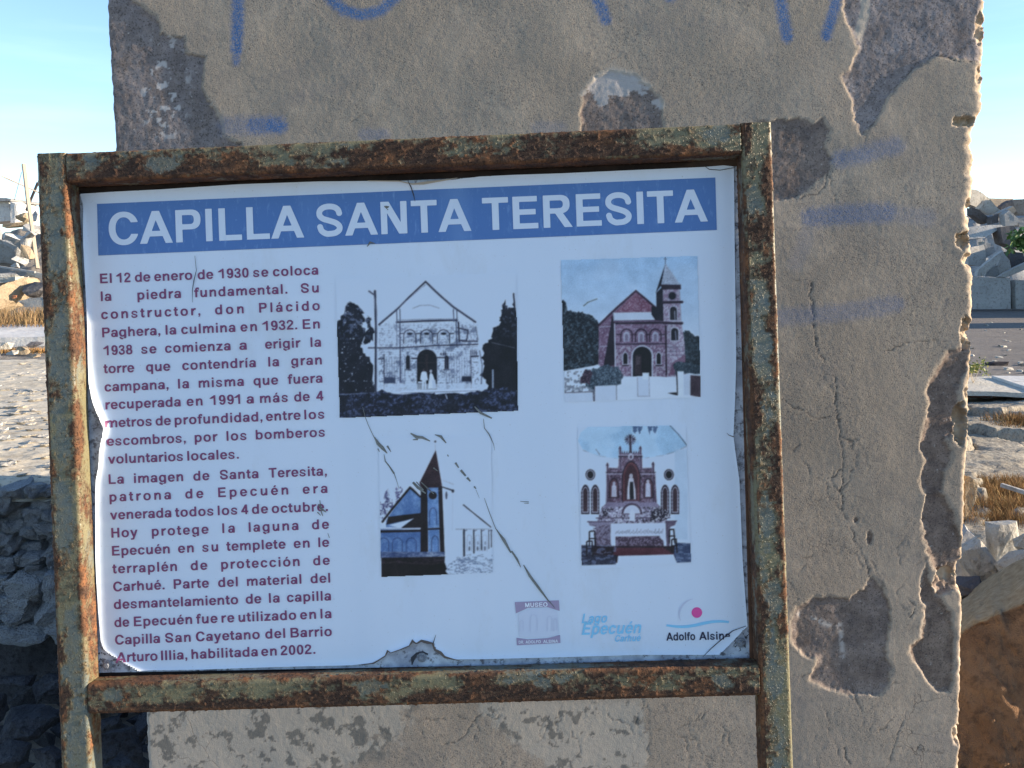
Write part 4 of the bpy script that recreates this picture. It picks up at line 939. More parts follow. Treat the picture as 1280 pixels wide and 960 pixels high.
for x in (403, 491, 578, 660): p.line([(x - 14, 520), (x + 14, 519)], 7, (44, 34, 56))
p.line([(378, 577), (690, 575), (795, 566)], 7, (40, 32, 54)); p.line([(375, 455), (380, 720)], 7, (150, 165, 195)); p.line([(682, 470), (686, 760)], 9, (36, 28, 46))
p.arch(541, 582, 66, 770, (150, 165, 195), .9); p.arch(541, 592, 56, 770, (18, 18, 28)); p.rect(497, 640, 538, 760, (52, 44, 58), .8); p.rect(505, 650, 530, 700, (80, 76, 92), .6)
for x in (440, 640): p.arch(x, 622, 18, 700, (150, 166, 196), .9, None, .3); p.arch(x, 630, 12, 696, (16, 16, 26), 1, None, .3); p.line([(x - 16, 705), (x + 16, 705)], 7, (40, 32, 48))
# tower
p.poly([(625, 270), (665, 230), (668, 440), (628, 432)], (26, 26, 42)); p.poly([(665, 225), (765, 228), (775, 440), (795, 570), (800, 770), (690, 772), (690, 440), (668, 440)], (112, 100, 132)); p.poly([(665, 225), (765, 228), (775, 440), (795, 570), (800, 770), (690, 772), (690, 440), (668, 440)], (150, 164, 192), .7, p.nz(9, 41, .38, .58))
p.poly([(622, 270), (680, 93), (655, 220), (650, 230)], (28, 30, 48)); p.poly([(680, 93), (768, 218), (655, 222)], (140, 160, 192)); p.poly([(680, 93), (768, 218), (655, 222)], (104, 118, 150), .6, p.nz(6, 42, .52, .6)); p.line([(680, 54), (680, 95)], 4, (60, 70, 98)); p.line([(672, 66), (688, 66)], 3, (60, 70, 98))
p.poly([(650, 220), (772, 220), (774, 248), (660, 250)], (42, 34, 52)); p.line([(662, 327), (780, 324)], 15, (40, 32, 52)); p.line([(668, 450), (780, 452)], 14, (40, 32, 52)); p.ell(721, 287, 27, 27, (90, 90, 120)); p.ell(721, 287, 21, 22, (22, 22, 34))
p.arch(728, 345, 26, 440, (140, 150, 182)); p.arch(728, 352, 20, 432, (26, 26, 38)); p.line([(736, 380), (738, 430)], 7, (110, 122, 150)); p.arch(736, 472, 28, 560, (150, 160, 190)); p.arch(736, 480, 21, 554, (28, 28, 42)); p.line([(740, 500), (744, 552)], 8, (90, 100, 128))
for y in (596, 622, 646): p.line([(695, y), (795, y - 4)], 5, (80, 76, 106), .8)
p.poly([(780, 650), (800, 640), (800, 760), (700, 765), (720, 690)], (92, 66, 96), .8)
# garden walls and bushes
p.poly([(60, 740), (280, 700), (300, 720), (400, 775), (560, 770), (745, 775), (760, 800), (900, 900), (60, 930)], (168, 188, 216)); p.rect(60, 740, 260, 900, (60, 70, 92), .6, p.nz(16, 43, .53, .6))
p.bush(p.blob([(180, 780), (200, 740), (270, 720), (340, 700), (400, 720), (425, 760), (410, 820), (340, 840), (250, 850), (200, 820)], None, 8, 7), (40, 56, 76), (86, 110, 134), 9, 44); p.bush(p.blob([(175, 800), (180, 760), (210, 730), (250, 740), (220, 820)], None, 8, 8), (40, 32, 52), (80, 66, 90), 8, 45)
p.bush(p.blob([(725, 700), (760, 680), (830, 695), (900, 700), (900, 750), (740, 760)], None, 6, 9), (34, 48, 66), (62, 84, 102), 8, 46)
p.poly([(76, 870), (246, 862), (248, 920), (76, 925)], (158, 178, 208)); p.line([(76, 868), (246, 862), (250, 918)], 4, (50, 50, 70)); p.poly([(254, 828), (386, 822), (388, 912), (256, 918)], (160, 180, 210)); p.line([(254, 826), (254, 918)], 5, (50, 50, 70)); p.line([(386, 822), (388, 912)], 4, (100, 110, 140))
p.rect(512, 768, 586, 890, (160, 180, 210)); p.line([(512, 780), (514, 890), (586, 890)], 3, (100, 112, 145)); p.rect(542, 748, 582, 790, (170, 190, 216)); p.line([(582, 748), (584, 890)], 3, (110, 122, 150))
p.rect(750, 740, 790, 885, (170, 190, 216)); p.line([(748, 745), (752, 880)], 6, (24, 24, 36)); p.poly([(790, 756), (830, 756), (830, 882), (790, 882)], (156, 176, 206)); p.poly([(830, 762), (892, 766), (892, 896), (830, 884)], (56, 46, 62)); p.poly([(695, 870), (745, 866), (752, 884), (730, 880)], (20, 20, 30)); p.line([(830, 760), (892, 766)], 4, (170, 190, 216))
p.line([(190, 348), (215, 326), (270, 306)], 4.5, (58, 70, 74))
p.build()

# 3: the flooded chapel, dark blue
p = Print(460, 540, 5.05, [(473, 548), (614, 544), (616, 716), (476.5, 721)])
for sd, (cx, cy) in enumerate(((85, 490), (125, 430), (140, 470), (195, 390), (185, 420), (105, 500), (120, 400))):
    q = p.blob([(cx - 16, cy - 45), (cx + 14, cy - 42), (cx + 20, cy + 10), (cx + 6, cy + 50), (cx - 14, cy + 42)], None, 9, sd); p.poly(q, (66, 70, 118), .9, p.nz(9, 50 + sd, .48, .58))
bl = (68, 106, 168)
p.poly([(115, 560), (140, 520), (268, 350), (335, 400), (345, 600), (115, 600)], bl); p.poly([(115, 560), (140, 520), (268, 350), (335, 400), (345, 520)], (100, 138, 192), .55, p.nz(30, 60, .45, .65))
p.line([(92, 566), (150, 490), (266, 350), (332, 408)], 13, (26, 24, 34)); p.line([(276, 340), (330, 398)], 5, (180, 192, 215))
p.poly([(115, 585), (128, 535), (300, 515), (345, 510), (350, 605), (210, 606), (290, 545)], (24, 20, 30)); p.poly([(130, 588), (205, 606), (290, 545)], WHT)
p.rect(80, 615, 350, 790, (62, 98, 160)); p.rect(80, 615, 350, 790, (92, 130, 186), .5, p.nz(34, 61, .45, .6)); p.line([(80, 628), (350, 622)], 15, (24, 20, 32)); p.line([(78, 612), (350, 604)], 5, (120, 140, 180), .8)
for cx in (100, 186, 274): p.arch(cx, 668, 31, 760, (40, 62, 112), .95, 5)
p.poly([(326, 320), (428, 115), (466, 330), (466, 352), (400, 360), (330, 350)], (38, 26, 38)); p.poly([(326, 320), (428, 115), (466, 330), (466, 352), (330, 350)], (60, 40, 52), .4, p.nz(12, 62, .52, .66))
for y in range(150, 340, 16): p.line([(428 - (y - 115) * .5, y), (428 + (y - 115) * .17, y)], 2, (80, 62, 74), .3)
p.poly([(334, 350), (376, 352), (380, 790), (332, 790)], (26, 22, 32)); p.poly([(374, 352), (446, 350), (452, 780), (384, 780)], (74, 114, 176)); p.poly([(374, 352), (446, 350), (452, 780), (384, 780)], (108, 146, 198), .5, p.nz(25, 63, .46, .6)); p.poly([(444, 350), (468, 340), (484, 770), (456, 780)], (24, 20, 30))
p.ell(409, 400, 26, 24, (28, 24, 32)); p.line([(400, 372), (455, 370)], 5, (150, 170, 205), .5); p.arch(411, 478, 22, 585, (38, 56, 100), .9, 5, .5); p.arch(424, 655, 22, 755, (38, 56, 100), .9, 5, .5); p.line([(384, 612), (455, 608)], 12, (24, 22, 36)); p.line([(384, 606), (455, 602)], 3, (110, 140, 185)); p.rect(334, 660, 370, 760, (22, 18, 28))
p.rect(78, 755, 484, 795, (50, 70, 118), .95); p.rect(78, 755, 484, 795, (110, 130, 165), .6, p.nz(24, 64, .5, .62, .3)); p.rect(370, 755, 482, 790, (120, 140, 172), .7, p.nz(20, 65, .42, .55, .4))
p.poly([(84, 794), (486, 786), (482, 820), (494, 850), (486, 870), (500, 900), (86, 918)], (18, 15, 24)); p.line([(90, 830), (180, 818), (300, 832), (420, 832), (480, 825)], 3, (110, 100, 110), .6); p.poly([(88, 800), (484, 790), (484, 830), (88, 830)], (50, 42, 62), .7, p.nz(20, 66, .5, .6, .35))
q = [(486, 850), (500, 860), (486, 880), (510, 900), (486, 905)]; p.poly(q, (20, 18, 28))
p.poly([(500, 840), (560, 800), (790, 760), (790, 890), (495, 905)], (92, 116, 156), .8, p.nz(17, 67, .53, .58, .35)); p.poly([(560, 790), (650, 770), (630, 880), (580, 890)], (70, 90, 130), .6, p.nz(15, 68, .5, .56, .35))
p.line([(555, 613), (778, 612)], 3, (100, 116, 150)); 
for x, w, b in ((606, 11, 780), (668, 7, 762), (716, 6, 742), (762, 4, 735), (778, 5, 725)):
    p.line([(x, 618), (x + 1, b)], w, (34, 38, 56)); p.line([(x, 625), (x + 18, 618)], 4, (60, 68, 95))
for x in (640, 692, 738): p.arch(x, 650, 14, 750, (110, 126, 160), .8, 3); p.ell(x, 735, 5, 14, (60, 70, 98), .8); p.ell(x + 2, 700, 4, 12, (100, 115, 150), .8)
p.line([(603, 460), (776, 600)], 6, (26, 28, 44)); p.line([(470, 347), (535, 368)], 7, (30, 32, 48)); p.ell(536, 372, 8, 10, (34, 36, 52)); p.ell(495, 400, 7, 24, (60, 68, 94), .9); p.line([(475, 305), (540, 330)], 2.5, (130, 140, 165)); p.line([(535, 380), (533, 620)], 2, (140, 155, 185), .6)
p.ell(425, 60, 6, 6, (30, 34, 54)); p.line([(424, 80), (426, 115)], 3, (120, 132, 160), .7)
p.build()

# 4: the altar, faded colour
p = Print(710, 520, 4.8, [(722, 534), (857, 531.5), (864, 704), (727, 712)])
dome = [(60, 150), (75, 100), (120, 65), (400, 55), (620, 58), (680, 120), (715, 175), (640, 215), (560, 238), (440, 255), (300, 256), (180, 240), (90, 200)]
p.poly(dome, (146, 180, 216)); p.poly(dome, (122, 166, 210), .6, p.nz(120, 70, .46, .6)); p.line([(90, 205), (180, 238), (300, 256), (440, 255), (560, 238), (650, 212), (714, 180)], 3, (84, 104, 140), .7, p.nz(30, 71, .46, .55)); p.line([(612, 58), (660, 108), (714, 176)], 4, (52, 62, 90)); p.line([(168, 200), (190, 232)], 5, (70, 86, 118), .8)
p.rect(640, 200, 716, 740, (142, 172, 208), .5)
for sd, cx in enumerate((400, 430, 490, 520)): p.poly(p.blob([(cx - 16, 62), (cx + 16, 62), (cx + 10, 85), (cx, 108), (cx - 8, 88)], None, 5, sd), (58, 84, 128), .95)
vi = (84, 66, 92); vl = (140, 146, 178); dk = (34, 28, 44)
for cx, cy in ((134, 352), (605, 352)): p.ell(cx, cy, 29, 33, dk); p.ell(cx, cy, 24, 28, (150, 166, 196)); p.ell(cx, cy, 19, 23, (22, 20, 32))
for cx in (104, 163, 582, 642):
    p.arch(cx, 412, 25, 588, dk, 1, None, .8); p.arch(cx, 424, 19, 580, (150, 164, 194), 1, None, .8); p.arch(cx, 430, 14, 574, (52, 38, 52), 1, None, .8)
    for y in range(450, 580, 22): p.line([(cx - 24, y), (cx - 14, y)], 3, (150, 164, 194)); p.line([(cx + 14, y), (cx + 24, y)], 3, (150, 164, 194))
# reredos
body = [(228, 530), (232, 345), (245, 310), (300, 316), (308, 225), (442, 225), (446, 316), (510, 312), (522, 345), (532, 530)]
p.poly(body, vi); p.poly(body, vl, .55, p.nz(8, 72, .44, .64)); p.poly(body, dk, .5, p.nz(11, 73, .5, .66))
for x, y0, y1 in ((312, 190, 320), (434, 190, 320), (236, 290, 520), (510, 285, 520)): p.line([(x, y0), (x, y1)], 13, (70, 58, 84)); p.poly([(x - 9, y0 + 8), (x, y0 - 12), (x + 9, y0 + 8)], (54, 44, 68)); p.line([(x - 4, y0 + 10), (x - 4, y1)], 3, vl, .8)
for x in range(325, 430, 14): p.poly([(x - 5, 224), (x, 208), (x + 5, 224)], (60, 48, 72))
for x in list(range(250, 300, 11)) + list(range(452, 502, 11)): p.poly([(x - 5, 322), (x, 308), (x + 5, 322)], (60, 48, 72))
p.line([(306, 243), (444, 243)], 8, dk, .8); p.line([(306, 234), (444, 234)], 5, vl); p.line([(228, 348), (524, 348)], 6, vl, .9); p.line([(228, 338), (524, 338)], 5, dk, .7)
p.ell(377, 243, 16, 20, (150, 160, 190)); p.ell(377, 246, 8, 10, (70, 58, 84)); p.line([(373, 120), (375, 215)], 13, (50, 42, 60)); p.line([(350, 140), (398, 140)], 10, (50, 42, 60))
for a in np.linspace(0, 2 * math.pi, 14, endpoint=False): p.line([(373 + 14 * math.cos(a), 142 + 14 * math.sin(a)), (373 + 31 * math.cos(a), 142 + 30 * math.sin(a))], 6, (68, 64, 90), .9)
p.ell(373, 142, 13, 13, (120, 128, 160)); p.line([(373, 122), (373, 165)], 9, (44, 38, 54))
p.arch(379, 268, 56, 510, dk, 1, None, .7); p.arch(379, 276, 50, 510, (88, 52, 66), 1, None, .7); p.arch(379, 292, 38, 505, (52, 34, 48), .8, None, .7)
for cx in (275, 482): p.arch(cx, 372, 30, 492, dk, 1, None, .3); p.arch(cx, 378, 24, 488, (88, 58, 76), .8, None, .3)
p.poly([(366, 375), (378, 362), (392, 375), (404, 440), (406, 500), (354, 500), (356, 430)], (158, 168, 194)); p.poly([(370, 395), (390, 395), (396, 498), (372, 500), (366, 440)], (26, 26, 36)); p.ell(378, 360, 11, 15, (150, 156, 180)); p.poly([(364, 376), (372, 372), (368, 480), (356, 490)], (170, 180, 204))
p.poly([(262, 420), (275, 405), (290, 420), (292, 485), (260, 485)], (150, 160, 190)); p.ell(276, 404, 9, 11, (140, 148, 178)); p.poly([(466, 405), (480, 392), (494, 410), (496, 485), (464, 485)], (150, 162, 194)); p.ell(479, 392, 9, 11, (150, 156, 182))
p.poly([(205, 545), (240, 515), (330, 520), (340, 510), (420, 510), (430, 520), (525, 515), (555, 545), (600, 640), (170, 645)], (110, 108, 142)); p.poly([(205, 545), (555, 545), (600, 640), (170, 645)], (165, 178, 208), .85, p.nz(8, 74, .46, .54)); p.poly([(205, 545), (555, 545), (600, 640), (170, 645)], dk, .8, p.nz(10, 75, .56, .62))
p.line([(180, 590), (600, 590)], 5, vl); p.line([(170, 612), (610, 610)], 6, (60, 50, 74), .8); p.arch(383, 522, 62, 590, (60, 48, 70), .9); p.arch(383, 534, 50, 585, (160, 175, 206)); p.poly([(368, 580), (385, 555), (402, 580), (402, 630), (368, 630)], (168, 184, 212))
q = p.blob([(500, 570), (550, 548), (600, 575), (615, 600), (560, 625), (520, 635), (485, 630)], None, 8, 3); p.poly(q, (40, 38, 56)); p.poly(q, (170, 182, 208), .9, p.nz(8, 76, .55, .6)); q = p.blob([(205, 560), (240, 555), (245, 600), (210, 605)], None, 6, 4); p.poly(q, (50, 46, 66)); p.poly(q, (160, 172, 200), .8, p.nz(7, 77, .54, .6))
p.poly([(120, 632), (260, 640), (260, 655), (130, 655)], (120, 122, 154)); p.poly([(120, 632), (130, 655), (165, 665), (165, 790), (270, 790), (262, 645)], (110, 110, 142)); p.poly([(150, 660), (262, 650), (268, 790), (160, 790)], (60, 50, 72), .7, p.nz(9, 78, .46, .56)); p.line([(118, 634), (262, 634)], 6, (70, 62, 90)); p.poly([(585, 632), (650, 630), (640, 655), (612, 665), (610, 790), (590, 775)], (80, 74, 102)); p.line([(585, 632), (650, 630)], 6, (70, 62, 90))
p.poly([(285, 722), (570, 720), (575, 790), (285, 800)], (56, 46, 68)); p.poly([(285, 722), (570, 720), (575, 790), (285, 800)], (110, 106, 138), .8, p.nz(9, 79, .5, .58)); p.poly([(150, 780), (650, 780), (680, 830), (660, 880), (140, 880)], (34, 24, 38)); p.poly([(280, 790), (570, 790), (640, 832), (300, 838), (270, 830)], (70, 36, 54))
p.poly([(80, 775), (160, 775), (140, 830), (290, 840), (285, 890), (80, 895)], (36, 42, 66)); p.poly([(80, 775), (290, 775), (285, 890), (80, 895)], (86, 104, 144), .7, p.nz(26, 80, .53, .58, .3)); p.poly([(640, 760), (738, 765), (740, 875), (650, 882), (635, 830)], (48, 66, 106)); p.poly([(640, 760), (738, 765), (740, 875), (650, 882)], (96, 120, 160), .7, p.nz(26, 81, .53, .58, .3))
p.poly([(255, 645), (578, 640), (592, 772), (552, 730), (548, 715), (285, 724), (268, 782), (256, 770)], (164, 182, 212))
rr = random.Random(5)
for x in range(285, 550, 22): p.line([(x, 705), (x + 8, 692 + rr.uniform(-8, 4)), (x + 14, 702), (x + 20, 684 + rr.uniform(-8, 6))], 3.2, (92, 102, 136), .9)
for x0 in (128, 112): 
    y0 = 690 if x0 == 128 else 750; p.line([(x0, y0 + 90), (x0, y0 + 5), (x0 + 10, y0), (x0 + 32, y0), (x0 + 36, y0 + 90)], 7, (22, 18, 28)); p.line([(x0, y0 + 45), (x0 + 36, y0 + 45)], 6, (22, 18, 28))
for x0, y0 in ((608, 680), (622, 738)): p.line([(x0, y0 + 80), (x0, y0 + 5), (x0 + 8, y0), (x0 + 26, y0), (x0 + 32, y0 + 80)], 7, (22, 18, 28)); p.line([(x0, y0 + 40), (x0 + 32, y0 + 40)], 6, (22, 18, 28))
p.poly([(300, 838), (632, 830), (652, 880), (740, 878), (740, 930), (60, 950), (84, 915), (282, 890), (290, 915)], WHT)
p.build()

# scratches, tears and splashes on the print
M_SCR = stone_mat('scraped_vinyl', (.17, .17, .155), (.27, .27, .25), (.10, .10, .095), 60, 200, .001)
M_TEAR = flat_mat('torn_paper_edge', (.12, .085, .065)); M_CRK = flat_mat('vinyl_split', (.035, .035, .045))
def zz(pts, ox=420, oy=500, k=3.428): return [(ox + a / k, oy + b / k) for a, b in pts]
SCR = [([(115, 30), (125, 70), (140, 110), (158, 148), (172, 175)], [.4, .7, .7, .8, 1.2]), ([(166, 158), (180, 185), (200, 205), (220, 228)], [.8, 4.2, 4.4, 1.0]), ([(220, 196), (236, 222)], [2.4, .8]), ([(180, 208), (187, 222)], [1.6, .6]),
 ([(206, 232), (212, 262), (228, 282), (250, 315)], [.5, 1.4, 1.6, 2.2]), ([(250, 315), (262, 350), (270, 378)], [.9, .5, .4]), ([(320, 142), (345, 158), (370, 160), (404, 176)], [1.4, 4.2, 3.4, 1.2]), ([(330, 170), (352, 168)], [1.2, 2.2]), ([(424, 148), (450, 156), (472, 184)], [.8, 3.4, 1.2]),
 ([(594, 28), (620, 55), (668, 78)], [1.0, 3.2, 1.8]), ([(632, 80), (636, 120), (656, 146), (676, 190), (680, 215)], [.5, .9, 1.4, .6, .3]), ([(512, 268), (526, 290)], [2.6, 1.6]), ([(535, 300), (556, 325)], [3.0, 2.4]), ([(562, 332), (576, 348)], [3.2, 1.6]), ([(592, 370), (600, 380)], [2.0, 1.2]), ([(478, 234), (482, 242)], [1.5, 1]),
 ([(600, 385), (615, 420)], [.5, .3]), ([(636, 420), (655, 475), (684, 550), (694, 562)], [.5, .8, .8, 1.2]), ([(690, 558), (720, 600), (750, 654)], [1.0, 4.0, 1.6]), ([(752, 646), (775, 680), (792, 716)], [2.0, 2.6, .6]), ([(804, 706), (830, 752), (870, 806), (912, 862)], [1.0, 3.2, 3.0, 1.4]), ([(912, 860), (940, 892)], [1.2, .5]),
 ([(330, 352), (352, 375), (385, 400)], [2.6, 3.6, 1.4]), ([(366, 352), (395, 380), (420, 402)], [1.2, 1.6, 1]), ([(345, 350), (375, 385)], [1.2, 1.4]), ([(418, 290), (436, 304)], [1.8, .8]), ([(790, 434), (826, 436)], [.6, .9]), ([(806, 442), (826, 442)], [.5, .8])]
for pts, ws in SCR: stroke('scratch', zz(pts), ws, M_SCR, .0013)
for pts, ws, m_ in (([(459, 308.5), (463, 303), (469, 304.5)], [.8, 3, .8], M_SCR), ([(480.5, 258), (483.5, 259.5), (486.5, 258.5)], [1, 4, 1], M_SCR), ([(484, 262), (485.5, 262.5)], [1.5, .8], M_SCR), ([(244, 320), (246, 338), (243, 350), (241, 362), (241, 378)], [.4, .7, 1.1, .8, .4], M_CRK),
                   ([(511, 228), (514, 234), (517, 243), (519, 252)], [.8, 1.4, 1.2, .4], M_CRK), ([(398, 630), (402, 636), (408, 640)], [1, 3, 1], M_SCR), ([(397, 640), (401, 644)], [1.5, .8], M_SCR), ([(400, 625), (402, 640), (404, 645)], [.8, 1.4, .8], M_SCR), ([(410, 666), (412, 672)], [.5, .9], M_SCR),
                   ([(542, 803), (545, 793)], [1.3, .4], M_CRK), ([(917, 546), (911, 544), (908, 541)], [1.2, .9, .3], M_TEAR)):
    stroke('scratch', pts, ws, m_, .0015)
# torn rim paper round the bottom bolt
TORN = [(452, 830), (468, 828), (482, 819), (485, 813), (489, 815), (500, 811), (512, 806), (516, 800), (521, 803), (527, 800), (535, 802), (541, 803), (544, 811), (551, 815), (556, 820), (566, 823), (575, 825)]
stroke('torn_rim', TORN, [.7, 1.6, 1.3, 3.2, 1.0, 1.0, 1.2, 3.4, 1.4, 2.8, 3.2, 2.2, 2.6, 3.4, 2.6, 1.2, .8], M_TEAR, .0012)
stroke('torn_rim', [(460, 226.5), (500, 227.5), (516, 231), (530, 230), (556, 226), (572, 223)], [.8, 1.2, 1.4, 3.0, 1.6, .5], flat_mat('yellowed_vinyl_edge', (.42, .36, .29)), .0012)
stroke('corner_fold', [(878, 820), (890, 809), (904, 797), (916, 788), (932, 782)], [.6, 1.0, 1.3, 1.1, .6], M_CRK, .0013)
stroke('torn_rim', [(113, 470), (118, 500), (126, 522), (132, 536)], [1.0, 3.0, 3.2, 1.0], M_TEAR, ZB + .0006)
stroke('corner_fold', [(880, 208), (886, 212), (900, 213), (918, 210)], [.5, .9, .8, .6], M_CRK, .0013)

# bolts with washers
M_BOLT = stone_mat('galvanised_bolt', (.22, .23, .25), (.34, .35, .38), (.10, .07, .05), 80, 300, .001)
def bolt(px, py, r):
    c = loc(np.array([px]), np.array([py]), ZB)[0]; bm = bmesh.new()
    def disc(rad, z0, z1, n, bev=True):
        v0 = [bm.verts.new((c[0] + rad * math.cos(a), c[1] + rad * math.sin(a), z0)) for a in np.linspace(0, 2 * math.pi, n, endpoint=False)]
        v1 = [bm.verts.new((c[0] + rad * math.cos(a), c[1] + rad * math.sin(a), z1 - .0006)) for a in np.linspace(0, 2 * math.pi, n, endpoint=False)]
        v2 = [bm.verts.new((c[0] + (rad - .0007) * math.cos(a), c[1] + (rad - .0007) * math.sin(a), z1)) for a in np.linspace(0, 2 * math.pi, n, endpoint=False)]
        for i in range(n):
            j = (i + 1) % n; bm.faces.new((v0[i], v0[j], v1[j], v1[i])); bm.faces.new((v1[i], v1[j], v2[j], v2[i]))
        bm.faces.new(v2)
    disc(r, ZB + .0005, ZB + .0022, 20); disc(r * .58, ZB + .0022, ZB + .0058, 6)
    bm_obj('bolt', bm, M_BOLT, sign)
bolt(527.5, 821.5, .0062); bolt(135, 831, .0062); bolt(926, 803, .0062)
stroke('hole_stain', [(515, 831), (516, 823), (521, 817), (528, 815), (535, 818)], [1, 5.5, 3, 2.4, 2.2], M_CRK, ZB + .0004, sign)
for k in range(26):
    r_ = random.Random(k); a = r_.uniform(0, 6.28); d = r_.uniform(2, 12); x, y = 925 + d * math.cos(a) * .8, 801 + d * math.sin(a)
    stroke('glue_crust', [(x, y), (x + r_.uniform(-4, 4), y + r_.uniform(-4, 4))], [r_.uniform(.8, 2), .5], M_CRK, ZB + .0006 + k * 2e-5, sign)
for k in range(16):
    r_ = random.Random(k + 90); x, y = 126 + r_.uniform(-5, 22), 822 + r_.uniform(-8, 13)
    stroke('glue_crust', [(x, y), (x + r_.uniform(-5, 5), y + r_.uniform(-3, 3))], [r_.uniform(.8, 2.4), .6], M_CRK, ZB + .0006 + k * 2e-5, sign)

# ------------------------------------------------------------------ the ground behind and around
def sheet_obj(name, x0, x1, y0, y1, nx, ny, zf, m, kind='structure', smooth=True):
    X, Y = np.meshgrid(np.linspace(x0, x1, nx), np.linspace(y0, y1, ny)); Z = zf(X, Y)
    o = mesh_np(name, np.stack([X, Y, Z], -1).reshape(-1, 3), grid_faces(ny, nx), m, None, smooth); return tag(o, kind=kind) if kind else o
M_PAVE = stone_mat('cracked_paving', (.30, .26, .20), (.42, .37, .29), (.17, .14, .11), 1.3, 14, .05, .7)
M_TOPS = stone_mat('limewashed_slab_top', (.50, .44, .34), (.62, .56, .45), (.34, .28, .20), 1.2, 30, .004, .5)
xs = np.concatenate([np.linspace(-900, -30, 12), np.linspace(-28, 28, 113), np.linspace(30, 900, 12)])
ysg = np.concatenate([np.linspace(-300, -8, 10), np.linspace(-7, 60, 150), np.linspace(70, 1200, 14)])
GX, GY = np.meshgrid(xs, ysg); GZ = (fbm(GX / 1.7, GY / 1.7, 4, 201) - .5) * .07 - .03
tag(mesh_np('ground', np.stack([GX, GY, GZ], -1).reshape(-1, 3), grid_faces(len(ysg), len(xs)), M_EARTH, None, True), kind='structure')
sheet_obj('dirt_road', 4, 34, 13.2, 41, 160, 150, lambda X, Y: .012 + (fbm(X / 1.1, Y / .5, 4, 202) - .5) * .035, M_DIRT)
sheet_obj('far_scrubland', -500, 500, 90, 420, 200, 30, lambda X, Y: -1 + sstep(90, 300, Y) * (4.5 + 5 * fbm(X / 60, Y / 60, 5, 203, .6)), M_HILL)

def rough(bm, amp, freq, cuts=3, seed=0):
    bmesh.ops.triangulate(bm, faces=bm.faces); bmesh.ops.subdivide_edges(bm, edges=bm.edges, cuts=cuts, use_grid_fill=True)
    off = Vector((seed * 7.3, seed * 3.1, seed * 1.7)); bm.normal_update()
    for v in bm.verts:
        p = v.co * freq + off
        v.co += (mnoise.noise_vector(p) * .55 + mnoise.noise_vector(p * 2.7) * .28 + mnoise.noise_vector(p * 7.1) * .12) * amp
def slab_px(name, pts, Y, thick, m, label, cat, group=None, tilt=(0, 0), amp=.02, freq=3, cuts=3, seed=0, back=(0, 0), smooth=False):
    """solid whose front outline is seen through pts at depth Y (+tilt per picture px across/down), pushed back by thick"""
    x0 = sum(p[0] for p in pts) / len(pts); y0 = sum(p[1] for p in pts) / len(pts)
    P = [V(at(px, py, Y + tilt[0] * (px - x0) + tilt[1] * (py - y0))) for px, py in pts]
    c = sum(P, Vector()) / len(P); c.z = min(p.z for p in P)
    bm = bmesh.new(); fr = [bm.verts.new(p - c) for p in P]; bk = [bm.verts.new(p - c + Vector((back[0], thick, back[1]))) for p in P]
    bm.faces.new(fr); bm.faces.new(bk[::-1]); n = len(fr)
    for i in range(n): bm.faces.new((fr[i], bk[i], bk[(i + 1) % n], fr[(i + 1) % n]))
    bmesh.ops.recalc_face_normals(bm, faces=bm.faces); rough(bm, amp, freq, cuts, seed)
    o = bm_obj(name, bm, m, None, smooth); o.location = c
    return tag(o, label, cat, group) if label else o
def chunk_bm(sx, sy, sz, seed, n=11, amp=.08, cuts=4, box=.6):
    r = random.Random(seed); bm = bmesh.new()
    for k in range(n):
        v = Vector([r.uniform(-1, 1) for _ in range(3)])
        mx = max(abs(c) for c in v); v = v / (mx if r.random() < box else v.length); bm.verts.new((v.x * sx, v.y * sy, v.z * sz))
    h = bmesh.ops.convex_hull(bm, input=bm.verts)
    bmesh.ops.delete(bm, geom=list({g for g in h['geom_interior'] + h['geom_unused'] if isinstance(g, bmesh.types.BMVert)}), context='VERTS')
    s = min(sx, sy, sz); rough(bm, s * amp * 2.2, 1.3 / s, cuts, seed); return bm
def chunk_px(name, px, py, Y, w, h, m, seed, label=None, cat=None, group=None, d=None, rot=0, amp=.08, cuts=4, n=12, parent=None, box=.6, smooth=False):
    c = V(at(px, py, Y)); k = Y / F_PX
    bm = chunk_bm(w * k / 2, (d or (w + h) / 2) * k / 2, h * k / 2, seed, n, amp, cuts, box)
    for v in bm.verts: v.co.rotate(Matrix.Rotation(rot, 3, 'Y'))
    o = bm_obj(name, bm, m, None, smooth); o.location = c
    if parent: keep_parent(o, parent)
    if label: tag(o, label, cat, group)
    return o
def beam_px(name, a, b, Ya, Yb, w, m, label, cat, depth=None):
    A, B = V(at(a[0], a[1], Ya)), V(at(b[0], b[1], Yb)); k = (Ya + Yb) / 2 / F_PX; ax = (B - A); L_ = ax.length; q = ax.to_track_quat('Z', 'Y')
    bm = bmesh.new(); bmesh.ops.create_cube(bm, size=1)
    for v in bm.verts: v.co = Vector((v.co.x * w * k, v.co.y * (depth or w) * k, (v.co.z) * L_))
    bmesh.ops.bevel(bm, geom=bm.edges, offset=w * k * .08, segments=1, affect='EDGES')
    bmesh.ops.subdivide_edges(bm, edges=[e for e in bm.edges if e.calc_length() > L_ * .5], cuts=8)
    for v in bm.verts: v.co += mnoise.noise_vector(v.co * 1.3) * w * k * .35
    o = bm_obj(name, bm, m); o.rotation_mode = 'QUATERNION'; o.rotation_quaternion = q; o.location = (A + B) / 2; return tag(o, label, cat)
